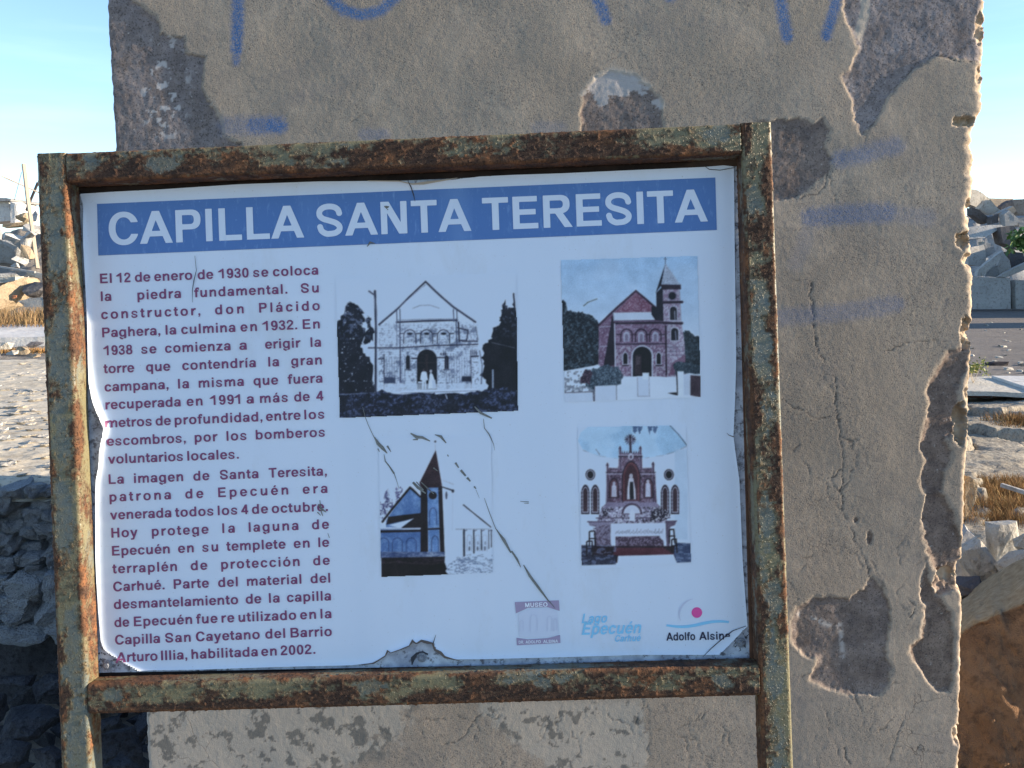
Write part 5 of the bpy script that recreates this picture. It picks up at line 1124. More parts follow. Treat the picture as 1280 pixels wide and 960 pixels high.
def mound(name, pts, Y, depth, m, label, cat, seed, kind=None, nx=110, ny=50, amp=.25):
    """heap whose skyline runs through pts at depth Y+depth/2"""
    xs = np.linspace(pts[0][0], pts[-1][0], nx); top = np.interp(xs, [p[0] for p in pts], [p[1] for p in pts])
    T = at(xs, top, Y + depth / 2); t_ = np.linspace(-1, 1, ny)
    X = np.repeat(T[None, :, 0], ny, 0); Yg = (Y + depth / 2) + t_[:, None] * depth / 2 + 0 * X
    prof = np.clip(1 - np.abs(t_) ** 1.6, 0, 1)[:, None]
    Z = T[None, :, 2] * prof * (1 - .0) - .1; q = (fbm(X / 1.1, Yg / 1.1, 5, seed, .62) - .5) * amp * 4 * prof; Z = Z + q - amp * prof
    o = mesh_np(name, np.stack([X, Yg, Z], -1).reshape(-1, 3), grid_faces(ny, nx), m, None, False)
    return tag(o, label, cat, kind=kind) if label else tag(o, kind=kind)

def blades(name, spots, n, h, w, cols, seed, label=None):
    """dry grass / brush: crossed thin blades over a list of ground points"""
    r = np.random.RandomState(seed); v, f, c = [], [], []
    k = 0
    for s in range(n):
        cx, cy, cz, sp, hh = spots[r.randint(len(spots))]
        x, y = cx + r.normal(0, sp), cy + r.normal(0, sp * .7); a = r.uniform(0, math.pi); H = hh * h * r.uniform(.45, 1.2); lx, ly = r.normal(0, .38) * H, r.normal(0, .38) * H
        ww = w * r.uniform(.5, 1.2); dx, dy = math.cos(a) * ww, math.sin(a) * ww
        v += [(x - dx, y - dy, cz - .01), (x + dx, y + dy, cz - .01), (x + dx * .7 + lx * .5, y + dy * .7 + ly * .5, cz + H * .6), (x - dx * .7 + lx * .5, y - dy * .7 + ly * .5, cz + H * .6), (x + lx * 1.1, y + ly * 1.1, cz + H)]
        f.append(((k, k + 1, k + 2, k + 3), (k + 3, k + 2, k + 4))); cc = cols[r.randint(len(cols))]; j = r.uniform(.7, 1.25); c += [[q * j for q in cc]] * 5; k += 5
    return tag(mesh_np(name, v, [np.array([a[0] for a in f]), np.array([a[1] for a in f])], M_GRASS, None, False, {'tint': np.array(c)}), kind='stuff')

# ---- right side, far to near
mound('rubble_mound', [(1150, 300), (1190, 258), (1225, 250), (1250, 258), (1285, 250), (1340, 256), (1420, 300)], 40, 9, M_CONC, None, None, 301, 'structure', 120, 50, .5)
k9 = 1 / 9.6
def c1(l): return [(1195 + a * k9, 200 + b * k9) for a, b in l]
def c2(l): return [(1195 + a * k9, 290 + b * k9) for a, b in l]
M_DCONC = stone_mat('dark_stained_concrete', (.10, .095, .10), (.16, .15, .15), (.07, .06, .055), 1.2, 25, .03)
HG = 'broken concrete pieces in the rubble heap across the road'
for (pts, Y, th, m, tl, lab) in [
    (c1([(100, 330), (250, 360), (410, 465), (340, 545), (270, 580), (100, 500)]), 39.5, .5, M_WHITE, (.02, .02), 'pale block at the top of the rubble heap, tight against the broken edge of the wall'),
    (c1([(280, 590), (370, 480), (420, 490), (545, 612), (510, 640), (400, 662)]), 38.8, .45, M_WHITE, (-.02, .01), 'pale slanted slab just below the topmost block of the rubble heap'),
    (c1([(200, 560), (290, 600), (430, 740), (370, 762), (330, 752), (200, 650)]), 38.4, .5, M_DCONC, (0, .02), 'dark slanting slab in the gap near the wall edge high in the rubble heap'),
    (c1([(405, 462), (690, 468), (560, 600), (540, 612)]), 40.5, 1.0, M_TAN, (.0, -.09), 'tan sunlit slab sloping down from the top of the rubble heap'),
    (c1([(680, 478), (1000, 462), (1000, 655), (760, 658), (722, 620), (695, 550)]), 39.8, .6, M_CONC, (0, .02), 'large grey upright slab at the right end of the rubble heap top'),
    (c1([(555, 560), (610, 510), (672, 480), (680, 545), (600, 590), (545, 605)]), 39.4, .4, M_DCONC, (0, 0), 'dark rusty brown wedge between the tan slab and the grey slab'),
    (c1([(505, 640), (690, 553), (722, 612), (640, 680), (520, 692)]), 38.3, .4, M_WHITE, (0, .03), 'pale flat slab leaning below the tan slab of the rubble heap'),
    (c1([(585, 650), (640, 608), (752, 712), (745, 785), (600, 792)]), 37.6, .4, M_CONC, (0, 0), 'grey pointed slab with one sunlit edge in the middle of the heap'),
    (c1([(420, 690), (510, 650), (520, 750), (440, 765)]), 38.0, .4, M_DCONC, (0, 0), 'small dark block beside the pointed grey slab'),
    (c1([(745, 700), (1000, 650), (1000, 800), (750, 795)]), 38.2, .5, M_CONC, (0, 0), 'grey block at the frame edge beside the pointed slab'),
    (c1([(150, 802), (540, 770), (570, 788), (410, 892), (340, 945), (150, 950)]), 37.0, .9, M_WHITE, (0, -.02), 'big pale flat slab lying halfway up the rubble heap'),
    (c1([(535, 805), (700, 790), (760, 900), (700, 1080), (560, 1000)]), 36.8, .6, M_DCONC, (0, 0), 'dark upright slab to the right of the big flat slab'),
    (c2([(150, 190), (330, 150), (362, 280), (352, 392), (250, 412), (150, 400)]), 36.4, .5, M_WHITE, (.01, 0), 'pale cracked block under the big flat slab, against the wall edge'),
    (c2([(345, 120), (450, 150), (475, 232), (370, 312), (350, 240)]), 36.6, .5, M_CONC, (0, 0), 'rough grey block left of the slanted white plank'),
    (c2([(562, 222), (525, 318), (330, 528), (255, 522), (280, 450), (450, 292)]), 35.3, .25, M_WHITE, (0, 0), 'white plank of concrete leaning diagonally on the low wall'),
    (c2([(568, 240), (642, 340), (655, 462), (520, 545), (495, 400)]), 35.9, .4, M_WHITE, (0, 0), 'pale triangular slab behind the leaning white plank'),
    (c2([(380, 440), (500, 400), (520, 535), (350, 530)]), 35.8, .3, M_CONC, (0, 0), 'crumbled grey lump under the leaning white plank'),
    (c2([(1000, 290), (1000, 380), (600, 548), (508, 542), (600, 480)]), 35.2, .25, M_WHITE, (0, 0), 'second white concrete plank leaning at the frame edge'),
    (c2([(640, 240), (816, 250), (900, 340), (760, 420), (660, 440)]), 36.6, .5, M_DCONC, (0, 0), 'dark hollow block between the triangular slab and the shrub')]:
    slab_px('concrete_slab', pts, Y, th, m, lab, 'rubble', HG, tl, .07, 1.1, 2, seed=len(lab))
lw = empty('low_wall', 'low pale wall in shade at the far side of the dirt road', 'wall', tuple(at(1250, 384, 34.4)))
for pts in ([(1120, 344), (1263, 347), (1263, 386), (1120, 386)], [(1270, 350), (1400, 353), (1400, 386), (1270, 386)]):
    o = slab_px('wall_panel', pts, 34.4, .4, M_WHITE, None, None, amp=.05, freq=.8, cuts=4); keep_parent(o, lw)
o = slab_px('wall_post', [(1263, 351), (1270, 351), (1270, 386), (1263, 386)], 34.7, .2, M_DCONC, None, None, amp=.02, cuts=1); keep_parent(o, lw)
# leafy shrub
t = NT('leaf_green'); a = t.attr('tint'); M_LEAF = t.done(a[0], .6, None, .3); M_LEAF.node_tree.nodes['Principled BSDF'].inputs['Subsurface Weight'].default_value = 0.0
def leafy(name, px, py, Y, R_px, n, leaf, cols, seed, label, cat, stem=True):
    r = np.random.RandomState(seed); c = at(px, py, Y); k = Y / F_PX; R3 = R_px * k; v, f, tc = [], [], []
    cl = r.normal(0, .5, (14, 3))
    for i in range(n):
        q = cl[r.randint(14)] + r.normal(0, .22, 3); p = q * np.array([R3, R3, R3 * .9]); a, b = r.normal(0, 1, 3), r.normal(0, 1, 3); a /= np.linalg.norm(a); b -= a * (a @ b); b /= np.linalg.norm(b)
        L_ = leaf * r.uniform(.6, 1.2); j = len(v); v += [p, p + a * L_ * .5 + b * L_ * .28, p + a * L_, p + a * L_ * .5 - b * L_ * .28]; f.append((j, j + 1, j + 2, j + 3)); cc = np.array(cols[r.randint(len(cols))]) * r.uniform(.7, 1.3); tc += [cc] * 4
    e = empty(name, label, cat, (c[0], c[1], max(0, c[2] - R3 * 1.1)))
    o = mesh_np('foliage', np.array(v) + c, np.array(f), M_LEAF, None, False, {'tint': np.array(tc)}); o.parent = e; o.matrix_parent_inverse = Matrix.Translation(e.location).inverted()
    bm = bmesh.new()
    for i in range(5):
        d = V(cl[i]) * R3 * .8; A = Vector((0, 0, -R3 * 1.4)); q = []
        for (P, rad) in ((A, leaf * .14), (d, leaf * .05)):
            q.append([bm.verts.new(P + Vector((math.cos(a) * rad, math.sin(a) * rad, 0))) for a in (0, 2.1, 4.2)])
        for s in range(3): bm.faces.new((q[0][s], q[0][(s + 1) % 3], q[1][(s + 1) % 3], q[1][s]))
    o = bm_obj('stem', bm, M_WOOD); o.location = V(c); keep_parent(o, e)
leafy('leafy_shrub', 1282, 299, 33.5, 15, 420, .24, [(.10, .17, .04), (.06, .11, .03), (.16, .24, .07)], 4, 'green leafy shrub growing out of the rubble heap at the right', 'shrub')
leafy('weed', 1217, 462, 11.6, 13, 300, .035, [(.22, .24, .06), (.14, .18, .04), (.34, .30, .08)], 6, 'yellow-green weed at the foot of the wall by the road edge', 'weed')
# walls standing out to the right, whose long shadows cross the road
for (xa, ya, yb, h, lab) in ((19.5, 29.2, 36.6, 2.6, 'long broken wall standing beside the far part of the road'), (18.0, 24.2, 26.6, 2.3, 'middle stub of broken wall beside the road'), (15.6, 21.0, 21.7, 1.05, 'low stub of broken wall beside the road, nearest of the three')):
    bm = bmesh.new(); bmesh.ops.create_cube(bm, size=1)
    for v in bm.verts: v.co = Vector((v.co.x * .3, v.co.y * (yb - ya), (v.co.z + .5) * h + (v.co.y * .5 if v.co.z > 0 else 0) * h * .25))
    rough(bm, .12, 1.4, 5, int(h * 10)); o = bm_obj('broken_wall', bm, M_WHITE); o.location = (xa, (ya + yb) / 2, -.05); tag(o, lab, 'wall')
chunk_px('charred_log', 1245, 455, 15.2, 27, 9, M_DARKW, 7, 'dark charred lump lying on the dirt road', 'debris', d=12, amp=.05)
chunk_px('stone', 1219, 458, 14.6, 8, 5, M_DARKW, 9, 'small dark stone on the road behind the weed', 'stone')
# road pebbles
for k in range(34):
    r_ = random.Random(500 + k); py = r_.uniform(402, 468); px = r_.uniform(1200, 1290); P = atz(np.array(px), np.array(py), .02)
    if k == 0:
        pb = bm_obj('pebble', chunk_bm(.05, .04, .02, 5, 8, .05, 1), M_STONE); q = pb
    else: q = pb.copy(); COL.objects.link(q)
    q.location = V(P); q.scale = [r_.uniform(.5, 1.7)] * 3; q.rotation_euler = (0, 0, r_.uniform(0, 6)); tag(q, 'little pale pebble scattered on the dirt road', 'pebble', 'pebbles scattered on the dirt road')
# pale slab, brick course, cracked paving
slab_px('paving_slab', [(1195, 474), (1236, 470), (1330, 473), (1330, 484), (1268, 486), (1195, 480)], 13.0, .02, M_WHITE, 'white smooth slab lying at the near edge of the dirt road', 'slab', amp=.01, freq=1.5, cuts=2, back=(0, 0))
def flat_slab(name, pts, z, th, m, label, cat, amp=.01, freq=3, cuts=4, seed=0, group=None):
    P = [V(atz(np.array(float(a)), np.array(float(b)), z)) for a, b in pts]; c = sum(P, Vector()) / len(P); c.z = z - th
    bm = bmesh.new(); tp = [bm.verts.new(p - c) for p in P]; bt = [bm.verts.new(p - c - Vector((0, 0, th))) for p in P]; n = len(P)
    bm.faces.new(tp); bm.faces.new(bt[::-1])
    for i in range(n): bm.faces.new((tp[i], bt[i], bt[(i + 1) % n], tp[(i + 1) % n]))
    bmesh.ops.recalc_face_normals(bm, faces=bm.faces); rough(bm, amp, freq, cuts, seed)
    o = bm_obj(name, bm, m); o.location = c; return tag(o, label, cat, group) if label else o
flat_slab('floor_slab', [(1150, 474), (1238, 470), (1268, 478), (1300, 486), (1300, 492), (1258, 490), (1150, 487)], .16, .05, M_SLABT, 'weathered floor slab resting on the course of red bricks', 'slab', .012)
flat_slab('floor_slab', [(1240, 469.5), (1400, 471), (1400, 493), (1300, 489)], .19, .04, M_HOUSE, 'clean white floor slab beside the weathered one at the road edge', 'slab', .008)
bc = empty('brick_course', 'two broken courses of red brick under the weathered slab', 'brickwork', tuple(atz(np.array(1240.), np.array(498.), 0.0)))
bmb = chunk_bm(.5, .5, .5, 3, 40, .02, 1, 1.0); bb = None
bm = bmesh.new(); bmesh.ops.create_cube(bm, size=1); bmesh.ops.bevel(bm, geom=bm.edges, offset=.05, segments=1, affect='EDGES'); bme = bpy.data.meshes.new('brick'); bm.to_mesh(bme); bm.free(); bme.materials.append(M_BRICKR)
bmb.free()
P0 = atz(np.array(1195.), np.array(497.), .0); rr = random.Random(8)
for row in range(2):
    for i in range(9):
        o = bpy.data.objects.new('brick', bme); COL.objects.link(o); o.location = (P0[0] + .25 * i + .12 * row + rr.uniform(-.01, .01), P0[1] + rr.uniform(-.03, .03) + .03 * row, .035 + .065 * row); o.scale = (.235, .12, .058); o.rotation_euler = (0, 0, rr.uniform(-.06, .06)); keep_parent(o, bc)
def plates(X, Y):
    r = np.random.RandomState(5); pts = np.stack([r.uniform(1.5, 10, 120), r.uniform(2.6, 12.2, 120) ], 1); hgt = r.uniform(-.03, .07, 120); sl = r.normal(0, .05, (120, 2))
    wx = X + (fbm(X * 2.2, Y * 2.2, 4, 210) - .5) * .5; wy = Y + (fbm(X * 2.2, Y * 2.2, 4, 211) - .5) * .5
    d1 = np.full(X.shape, 9.0); d2 = d1.copy(); z = np.zeros(X.shape)
    for (a, b), h_, s_ in zip(pts, hgt, sl):
        d = np.hypot(wx - a, (wy - b) * 1.2); c = d < d1; d2 = np.where(c, d1, np.minimum(d2, d)); z = np.where(c, h_ + (X - a) * s_[0] + (Y - b) * s_[1], z); d1 = np.where(c, d, d1)
    return .02 + z + (fbm(X * 5, Y * 5, 4, 212, .6) - .5) * .05 - .10 * sstep(.07, .0, d2 - d1)
sheet_obj('broken_paving', 1.8, 8.5, 2.9, 11.6, 330, 430, plates, M_PAVE)
rust_c = [(.30, .155, .06), (.38, .22, .09), (.22, .12, .05), (.42, .28, .12), (.16, .11, .05)]
def spots(l, z=.0): return [(*atz(np.array(float(a)), np.array(float(b)), z)[:2], z, s, h) for a, b, s, h in l]
blades('dry_grass', spots([(1262, 534, .12, .8), (1275, 532, .14, .9), (1290, 536, .15, 1), (1252, 540, .08, .6)], .03), 1500, .15, .004, rust_c, 1)
blades('dry_grass', spots([(x, y, .10, h) for x in range(1205, 1310, 12) for y, h in ((612, .8), (628, 1.0), (645, 1.0), (660, .8))], .03), 9000, .12, .0022, rust_c, 2)
blades('dry_grass', spots([(1225, 700, .08, .8), (1235, 690, .08, .8), (1215, 680, .1, .8), (1278, 690, .06, .6)], .0), 1200, .12, .002, [(.10, .08, .03), (.16, .11, .04), (.08, .05, .03)], 3)
beam_px('plaster_strip', (1252, 606), (1300, 622), 5.6, 5.4, 5, M_WHITE, 'thin pale strip of plaster lying over the dry grass', 'debris')
chunk_px('rock', 1257, 684, 4.3, 40, 66, M_STONE, 21, 'pale upright squarish block among the rocks below the dry grass', 'rock', d=26, amp=.03, n=26, box=1.0, rot=-.12)
chunk_px('rock', 1228, 712, 4.0, 34, 78, M_STONE, 22, 'long pale pitted rock leaning between the wall edge and the upright block', 'rock', d=30, amp=.045, n=22, rot=-.55, box=.9)
chunk_px('rock', 1205, 690, 4.3, 34, 60, M_WHITE, 23, 'pale rock partly hidden by the wall edge', 'rock', amp=.05, n=20, rot=-.3)
chunk_px('rock', 1276, 702, 3.9, 56, 24, M_STONE, 24, 'flat pitted rock on the upper edge of the big stained block', 'rock', amp=.05, n=22, rot=-.5, box=.9)
chunk_px('rock', 1290, 680, 4.1, 34, 30, M_STONE, 27, 'rounded pale rock at the frame edge above the flat pitted rock', 'rock', amp=.05, n=22, box=.4)
chunk_px('rock', 1250, 712, 4.1, 20, 14, M_STONE, 29, 'small pale rock wedged below the upright block', 'rock', amp=.05)
chunk_px('rock', 1211, 738, 3.9, 36, 34, M_DCONC, 25, 'dark angular rock in the hollow beside the wall edge', 'rock', amp=.05, n=14)
chunk_px('rock', 1222, 728, 4.2, 22, 18, M_STONE, 26, 'small rounded rock in the shade above the dark angular rock', 'rock', amp=.05, box=.3)
# big stained block; sunlight on its upper edge is painted as lighter tan
def big_block():
    top = [(1150, 792), (1185, 768), (1210, 750), (1228, 737), (1255, 718), (1280, 700), (1330, 668), (1420, 620)]
    crest = [(1150, 835), (1190, 806), (1208, 789), (1222, 778), (1240, 770), (1262, 766), (1280, 752), (1330, 722), (1420, 680)]
    n = 120; xs = np.linspace(1150, 1420, n); yt = np.interp(xs, *zip(*top)); yc = np.interp(xs, *zip(*crest))
    rows = []
    for k in range(14): f = k / 13; rows.append(at(xs, yt + (yc - yt) * f, 3.62 - .50 * f))
    zc = rows[-1]
    for k in range(1, 90): f = k / 89; p = zc.copy(); p[:, 1] -= .42 * f + .03 * math.sin(f * 3); p[:, 2] = zc[:, 2] * (1 - f) - .1 * f; rows.append(p)
    A = np.stack(rows); bk = A[0].copy(); bk[:, 1] += .5; bk[:, 2] -= .3; A = np.concatenate([bk[None], A])
    X, Z = A[..., 0], A[..., 2]; u = np.linspace(0, 1, A.shape[0])[:, None] + 0 * X
    A[..., 1] -= (fbm(X * 9, Z * 9, 5, 221, .6) - .5) * .10 + .014 * (fbm(X * 60, Z * 60, 3, 222) - .5); A[..., 2] += (fbm(X * 14, A[..., 1] * 30, 4, 223) - .5) * .03 * (u < .16)
    t = NT('earth_stained_masonry'); n1 = t.noise(6, 6, .6); n2 = t.noise(30, 6, .65); n3 = t.noise(220, 3, .6); v = t.vor(26)
    col = t.mix(t.ramp(n1, [(.35, 0), (.65, 1)]), (.21, .115, .062), (.31, .185, .105)); col = t.mix(t.ramp(n2, [(.5, 0), (.66, .7)]), col, (.085, .055, .04)); col = t.mix(t.ramp(n3, [(.62, 0), (.72, .6)]), col, (.26, .19, .13))
    col = t.mix(t.ramp(v, [(.0, .5), (.07, .0)]), col, (.25, .17, .10)); ge = t.n.new('ShaderNodeNewGeometry'); 
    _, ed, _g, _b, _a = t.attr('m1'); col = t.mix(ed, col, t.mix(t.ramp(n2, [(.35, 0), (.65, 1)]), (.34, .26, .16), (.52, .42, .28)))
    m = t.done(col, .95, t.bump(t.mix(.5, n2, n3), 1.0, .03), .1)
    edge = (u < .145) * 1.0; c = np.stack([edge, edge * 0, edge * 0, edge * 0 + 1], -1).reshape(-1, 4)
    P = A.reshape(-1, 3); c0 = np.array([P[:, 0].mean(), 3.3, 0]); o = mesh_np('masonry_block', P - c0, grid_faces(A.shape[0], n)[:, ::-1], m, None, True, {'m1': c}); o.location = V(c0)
    return tag(o, 'big brown earth-stained masonry block with a sunlit tan upper edge', 'rubble')
big_block()
chunk_px('stone', 1250.5, 875, 3.03, 13, 9, stone_mat('ochre_stone', (.45, .27, .08), (.52, .33, .12), (.34, .2, .07), 8, 60, .004), 31, 'small ochre stone embedded in the brown masonry block', 'stone', d=8, amp=.05, box=.2)

# ---- left side, far to near
mound('rubble_mound', [(-140, 330), (-60, 300), (0, 286), (26, 280), (50, 272), (90, 276), (150, 290), (260, 330)], 24, 8, M_EARTH, None, None, 311, 'structure', 130, 50, .3)
hs = empty('ruined_house', 'small white ruined house on the rise at the far left', 'house', tuple(at(4, 276, 58)))
o = slab_px('wall', [(-60, 250), (12, 249), (14, 276), (-60, 278)], 58, 3.2, M_HOUSE, None, None, amp=.15, freq=.8, cuts=4); keep_parent(o, hs)
o = slab_px('wall', [(13, 252), (22, 256), (20, 262), (23, 266), (19, 280), (13, 280)], 57.5, 1.2, M_HOUSE, None, None, amp=.15, freq=.8, cuts=3); keep_parent(o, hs)
o = slab_px('roof', [(-62, 247.5), (8, 247), (14, 249), (13, 251), (-62, 252)], 57.6, 4.0, M_CONC, None, None, amp=.05, freq=.8, cuts=2); keep_parent(o, hs)
beam_px('wooden_post', (29.5, 204), (47, 336), 20.4, 20.0, 4.2, M_WOOD, 'tall weathered wooden post leaning among the rubble beside the sign', 'post')
beam_px('thin_pole', (2, 220), (60, 246), 21, 21.4, 1.6, M_WOOD, 'thin bare pole slanting down to the right behind the tall post', 'pole')
beam_px('dark_pole', (47, 228), (33, 263), 21.6, 21.9, 2.4, M_DARKW, 'short dark pole crossing behind the tall post', 'pole')
beam_px('wire_stick', (27, 215), (18, 250), 22.5, 22.6, .5, M_DARKW, 'hair-thin dark stick standing left of the tall post', 'stick')
beam_px('white_plank', (-40, 327), (44, 340.5), 18.6, 18.3, 2.4, M_WHITE, 'long white plank lying across the rubble at the left', 'plank')
LG = 'broken pieces in the rubble heap at the left'
for k, (px, py, Y, w, h, m, lab, rot) in enumerate([
    (7, 314, 19.8, 44, 40, M_CONC, 'grey shaded block left of the tall wooden post', 0), (33, 300, 19.9, 12, 30, M_CONC, 'narrow grey upright block touching the tall post', .3), (42, 286, 20.6, 22, 10, M_WHITE, 'pale flat piece just behind the top of the heap', .2),
    (38, 293, 19.7, 14, 8, M_WHITE, 'small white lump with a sunlit top beside the tall post', -.3), (36, 316, 19.4, 18, 16, M_TAN, 'tan broken lump right of the grey block', .3), (25, 326, 19.0, 18, 8, M_WHITE, 'jagged white scrap above the long plank', .5), (20, 333, 18.9, 10, 7, M_WHITE, 'small white scrap close above the long plank', -.4),
    (30, 272, 23.5, 16, 12, M_TAN, 'tan lump on the crest behind the tall post', 0), (22, 281, 22.8, 30, 6, M_TAN, 'flat tan piece on the crest of the left heap', -.1), (46, 362, 17.8, 34, 20, M_DCONC, 'dark block behind the sign post at the foot of the heap', 0), (5, 345, 18.2, 36, 10, M_CONC, 'dark grey piece below the long white plank', 0),
    (12, 296, 20.5, 26, 8, M_HOUSE, 'thin white edge of slab atop the grey block', .02), (-20, 300, 21, 40, 40, M_CONC, 'grey block beyond the frame edge in the left heap', 0), (46, 345, 18.4, 22, 10, M_STONE, 'pale stone tucked between plank end and sign post', .2), (44, 270, 22, 12, 14, M_WHITE, 'pale rounded lump on the crest close to the sign post', 0)]):
    chunk_px('rubble_piece', px, py, Y, w, h, m, 40 + k, lab, 'rubble', LG, rot=rot, amp=.05, cuts=3, n=16)
slab_px('broken_slab', [(-30, 372), (0, 358), (14, 352), (26, 347), (33, 349), (34, 355), (24, 368), (8, 384), (-30, 402)], 17.6, .5, M_TAN, 'tilted tan broken slab with brick showing at its lower end', 'rubble', None, (.01, .0), .05, 4, 4)
chunk_px('rubble_piece', 17.5, 371, 17.4, 7, 5, M_BRICKR, 70, 'small red brick end under the tilted tan slab', 'rubble', amp=.04)
slab_px('broken_slab', [(-30, 348), (2, 347), (20, 345), (20, 350), (-30, 360)], 18.0, .5, M_STONE, 'flat pale slab just above the tilted tan one', 'rubble', None, (0, 0), .04, 3, 3)
slab_px('broken_slab', [(22, 376), (60, 371), (70, 378), (60, 384), (30, 384)], 17.0, .5, M_WHITE, 'white slab lying at the foot of the left heap', 'rubble', None, (0, 0), .03, 3, 3)
# raised terrace of collapsed masonry: ground level behind it is higher
sheet_obj('terrace', -9, -.35, 8.2, 22, 180, 240, lambda X, Y: .70 + (fbm(X / .9, Y / .9, 4, 231) - .5) * .12 - sstep(8.6, 8.2, Y) * .3 + .05 * sstep(10, 17, Y), M_EARTH)
blades('dry_brush', [(x, y, .75, .5, 1.0) for x in np.linspace(-8, -2, 9) for y in (14.6, 15.6, 16.6)], 9000, .27, .006, [(.20, .12, .06), (.28, .18, .09), (.14, .09, .045), (.34, .23, .11), (.11, .08, .045)], 5)
flat_slab('pale_slab', [(-60, 407), (62, 405), (62, 421), (-60, 423)], .80, .14, M_HOUSE, 'long bright slab lying flat behind the sunlit terrace slab', 'slab', .02, 2, 5)
for k, (px, py, w, h) in enumerate([(8, 432, 30, 9), (30, 438, 26, 10), (44, 431, 18, 8), (14, 441, 16, 6), (40, 444, 22, 6), (-6, 444, 18, 9)]):
    chunk_px('rubble_piece', px, py, 9.4 - k * .1, w, h, (M_STONE, M_TAN, M_DCONC)[k % 3], 80 + k, ('pale broken stone in the strip between the two bright slabs, leftmost of the larger', 'tan broken stone in the middle of the strip between the bright slabs', 'dark stone at the sign post end of the strip between the bright slabs', 'small pale stone low in the strip between the bright slabs', 'flat tan stone low beside the sign post', 'dark stone at the frame edge in the strip between the bright slabs')[k], 'rubble', LG, amp=.06, cuts=2)
blades('dry_grass', spots([(x, 440, .10, .5) for x in range(-10, 70, 10)], .72), 700, .10, .004, rust_c, 6)
def slab_top(X, Y):
    e = sstep(3.46, 3.36, Y + (fbm(X * 4, X * 0, 3, 241) - .5) * .12)
    return .805 + (fbm(X * .8, Y * .8, 2, 242) - .5) * .02 + (fbm(X * 40, Y * 40, 3, 246, .7) - .5) * .0022 + (fbm(X * 9, Y * 9, 4, 243, .65) - .5) * .004 * sstep(.42, .6, fbm(X * .9, Y * .9, 3, 244)) - .06 * e + 0.004 * sstep(.60, .66, fbm(X * 14, Y * 14, 2, 245))
fm = empty('fallen_masonry', 'thick fallen slab of limewashed masonry, its top sunlit and its stony broken edge in shade', 'masonry', (-1.6, 3.4, .3))
o = sheet_obj('slab_top', -5.2, -.55, 3.33, 8.45, 330, 360, slab_top, M_TOPS, None); keep_parent(o, fm)
bm = bmesh.new(); bmesh.ops.create_cube(bm, size=1)
for v in bm.verts: v.co = Vector((-2.9 + v.co.x * 4.5, 5.92 + v.co.y * 5.0, .535 + v.co.z * .47))
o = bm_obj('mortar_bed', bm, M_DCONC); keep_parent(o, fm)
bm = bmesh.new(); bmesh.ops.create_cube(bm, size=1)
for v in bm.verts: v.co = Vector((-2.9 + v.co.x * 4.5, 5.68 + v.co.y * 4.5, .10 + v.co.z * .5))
o = bm_obj('added_footing', bm, M_DARKR); keep_parent(o, fm)  # box added under the slab so no sun passes beneath it
rr = random.Random(12); meshes = []
for k in range(10): 
    bm = chunk_bm(.5, .5, .5, 700 + k, 34, .12, 6, .85); me = bpy.data.meshes.new('stone'); bm.to_mesh(me); bm.free(); me.materials.append(M_SHADEST); meshes.append(me)
def stone(px, py, Y, w, h, d, k):
    o = bpy.data.objects.new('stone', meshes[k % 10]); COL.objects.link(o); o.location = V(at(px, py, Y)); s = Y / F_PX; o.scale = (w * s, d, h * s); o.rotation_euler = (rr.uniform(-.1, .1), rr.uniform(-.12, .12), rr.uniform(-.15, .15)); keep_parent(o, fm)
k = 0
for y0, hh, wl_ in ((611, 13, 20), (623, 15, 26), (637, 15, 18), (651, 15, 24), (665, 16, 20), (680, 16, 24), (695, 15, 20), (707, 14, 22)):
    x = -70 + rr.uniform(0, 20)
    while x < 210:
        w = wl_ * rr.uniform(.6, 1.45); stone(x + w / 2, y0 + rr.uniform(-4, 4), 3.41 + rr.uniform(-.03, .05), w * 1.22, hh * rr.uniform(1.0, 1.5), .17, k); k += 1; x += w * rr.uniform(.98, 1.12)
for y0, hh, x0 in ((726, 34, -90), (755, 34, -70), (782, 30, -60)):
    x = x0
    while x < 230:
        w = rr.uniform(34, 70); stone(x + w / 2, y0 + rr.uniform(-3, 3), 3.37 + rr.uniform(-.02, .03), w * 1.14, hh * 1.14, .20, k); k += 1; x += w * 1.03
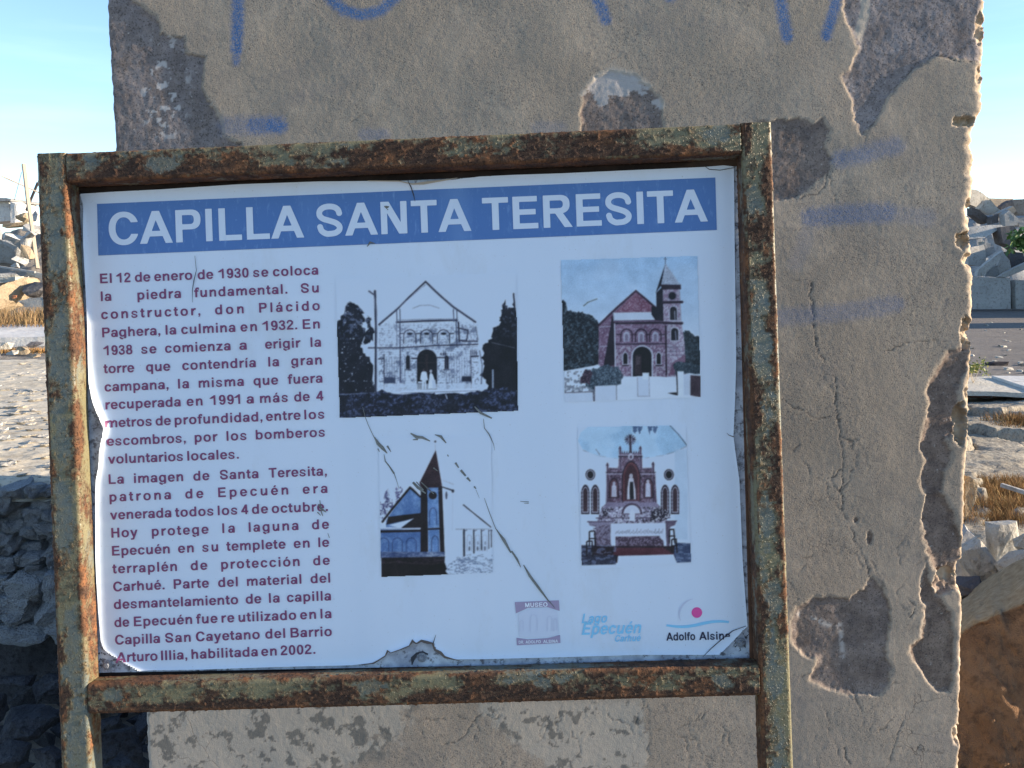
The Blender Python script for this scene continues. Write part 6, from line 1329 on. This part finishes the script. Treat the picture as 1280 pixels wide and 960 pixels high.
# chunks in the dark hollow below
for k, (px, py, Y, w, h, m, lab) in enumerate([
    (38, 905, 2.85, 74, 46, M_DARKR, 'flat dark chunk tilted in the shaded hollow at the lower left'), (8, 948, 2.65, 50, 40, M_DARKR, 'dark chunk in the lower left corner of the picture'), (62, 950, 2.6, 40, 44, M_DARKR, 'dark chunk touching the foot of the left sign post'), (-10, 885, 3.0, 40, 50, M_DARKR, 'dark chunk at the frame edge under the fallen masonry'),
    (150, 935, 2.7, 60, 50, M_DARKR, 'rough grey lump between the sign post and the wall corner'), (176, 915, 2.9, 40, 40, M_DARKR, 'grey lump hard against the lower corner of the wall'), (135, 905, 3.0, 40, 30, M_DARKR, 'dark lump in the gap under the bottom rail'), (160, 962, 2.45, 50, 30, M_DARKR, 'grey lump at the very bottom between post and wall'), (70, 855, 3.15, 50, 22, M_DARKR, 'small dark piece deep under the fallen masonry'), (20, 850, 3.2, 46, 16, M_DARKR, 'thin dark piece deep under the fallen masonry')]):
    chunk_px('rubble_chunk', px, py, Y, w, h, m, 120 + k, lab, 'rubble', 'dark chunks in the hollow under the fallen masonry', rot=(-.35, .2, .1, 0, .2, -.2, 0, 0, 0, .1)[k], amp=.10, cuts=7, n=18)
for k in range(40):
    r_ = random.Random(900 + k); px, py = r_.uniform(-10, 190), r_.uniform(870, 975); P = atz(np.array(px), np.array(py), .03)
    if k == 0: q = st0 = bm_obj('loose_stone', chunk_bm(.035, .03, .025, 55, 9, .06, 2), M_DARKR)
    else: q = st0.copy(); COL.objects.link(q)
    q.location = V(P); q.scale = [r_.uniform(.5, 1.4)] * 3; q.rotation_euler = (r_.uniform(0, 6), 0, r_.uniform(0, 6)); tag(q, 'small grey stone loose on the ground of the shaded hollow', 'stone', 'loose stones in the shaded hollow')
# debris on the sunlit slab
for k in range(110):
    r_ = random.Random(1300 + k); px, py = r_.uniform(-20, 75), 452 + 145 * r_.random() ** 1.0; P = atz(np.array(px), np.array(py), .812)
    if k == 0: q = db0 = bm_obj('plaster_crumb', chunk_bm(.022, .016, .009, 56, 9, .06, 2), M_STONE)
    else: q = db0.copy(); COL.objects.link(q)
    q.location = V(P); q.scale = [r_.uniform(.4, 1.6) * (1 + (590 - py) / 150)] * 3; q.rotation_euler = (0, 0, r_.uniform(0, 6)); tag(q, 'crumb of plaster lying on the sunlit top of the fallen masonry', 'plaster crumb', 'plaster crumbs on the sunlit slab')
# the ruin's return wall, running back behind the face
bm = bmesh.new(); bmesh.ops.create_cube(bm, size=1)
for v in bm.verts: v.co = Vector((.30 + v.co.x * .28, 2.70 + v.co.y * 1.34, 1.3 + v.co.z * 2.7))
rough(bm, .03, 4, 7, 3); o = bm_obj('return_wall', bm, M_WHITE); keep_parent(o, bpy.data.objects['ruined_wall'])
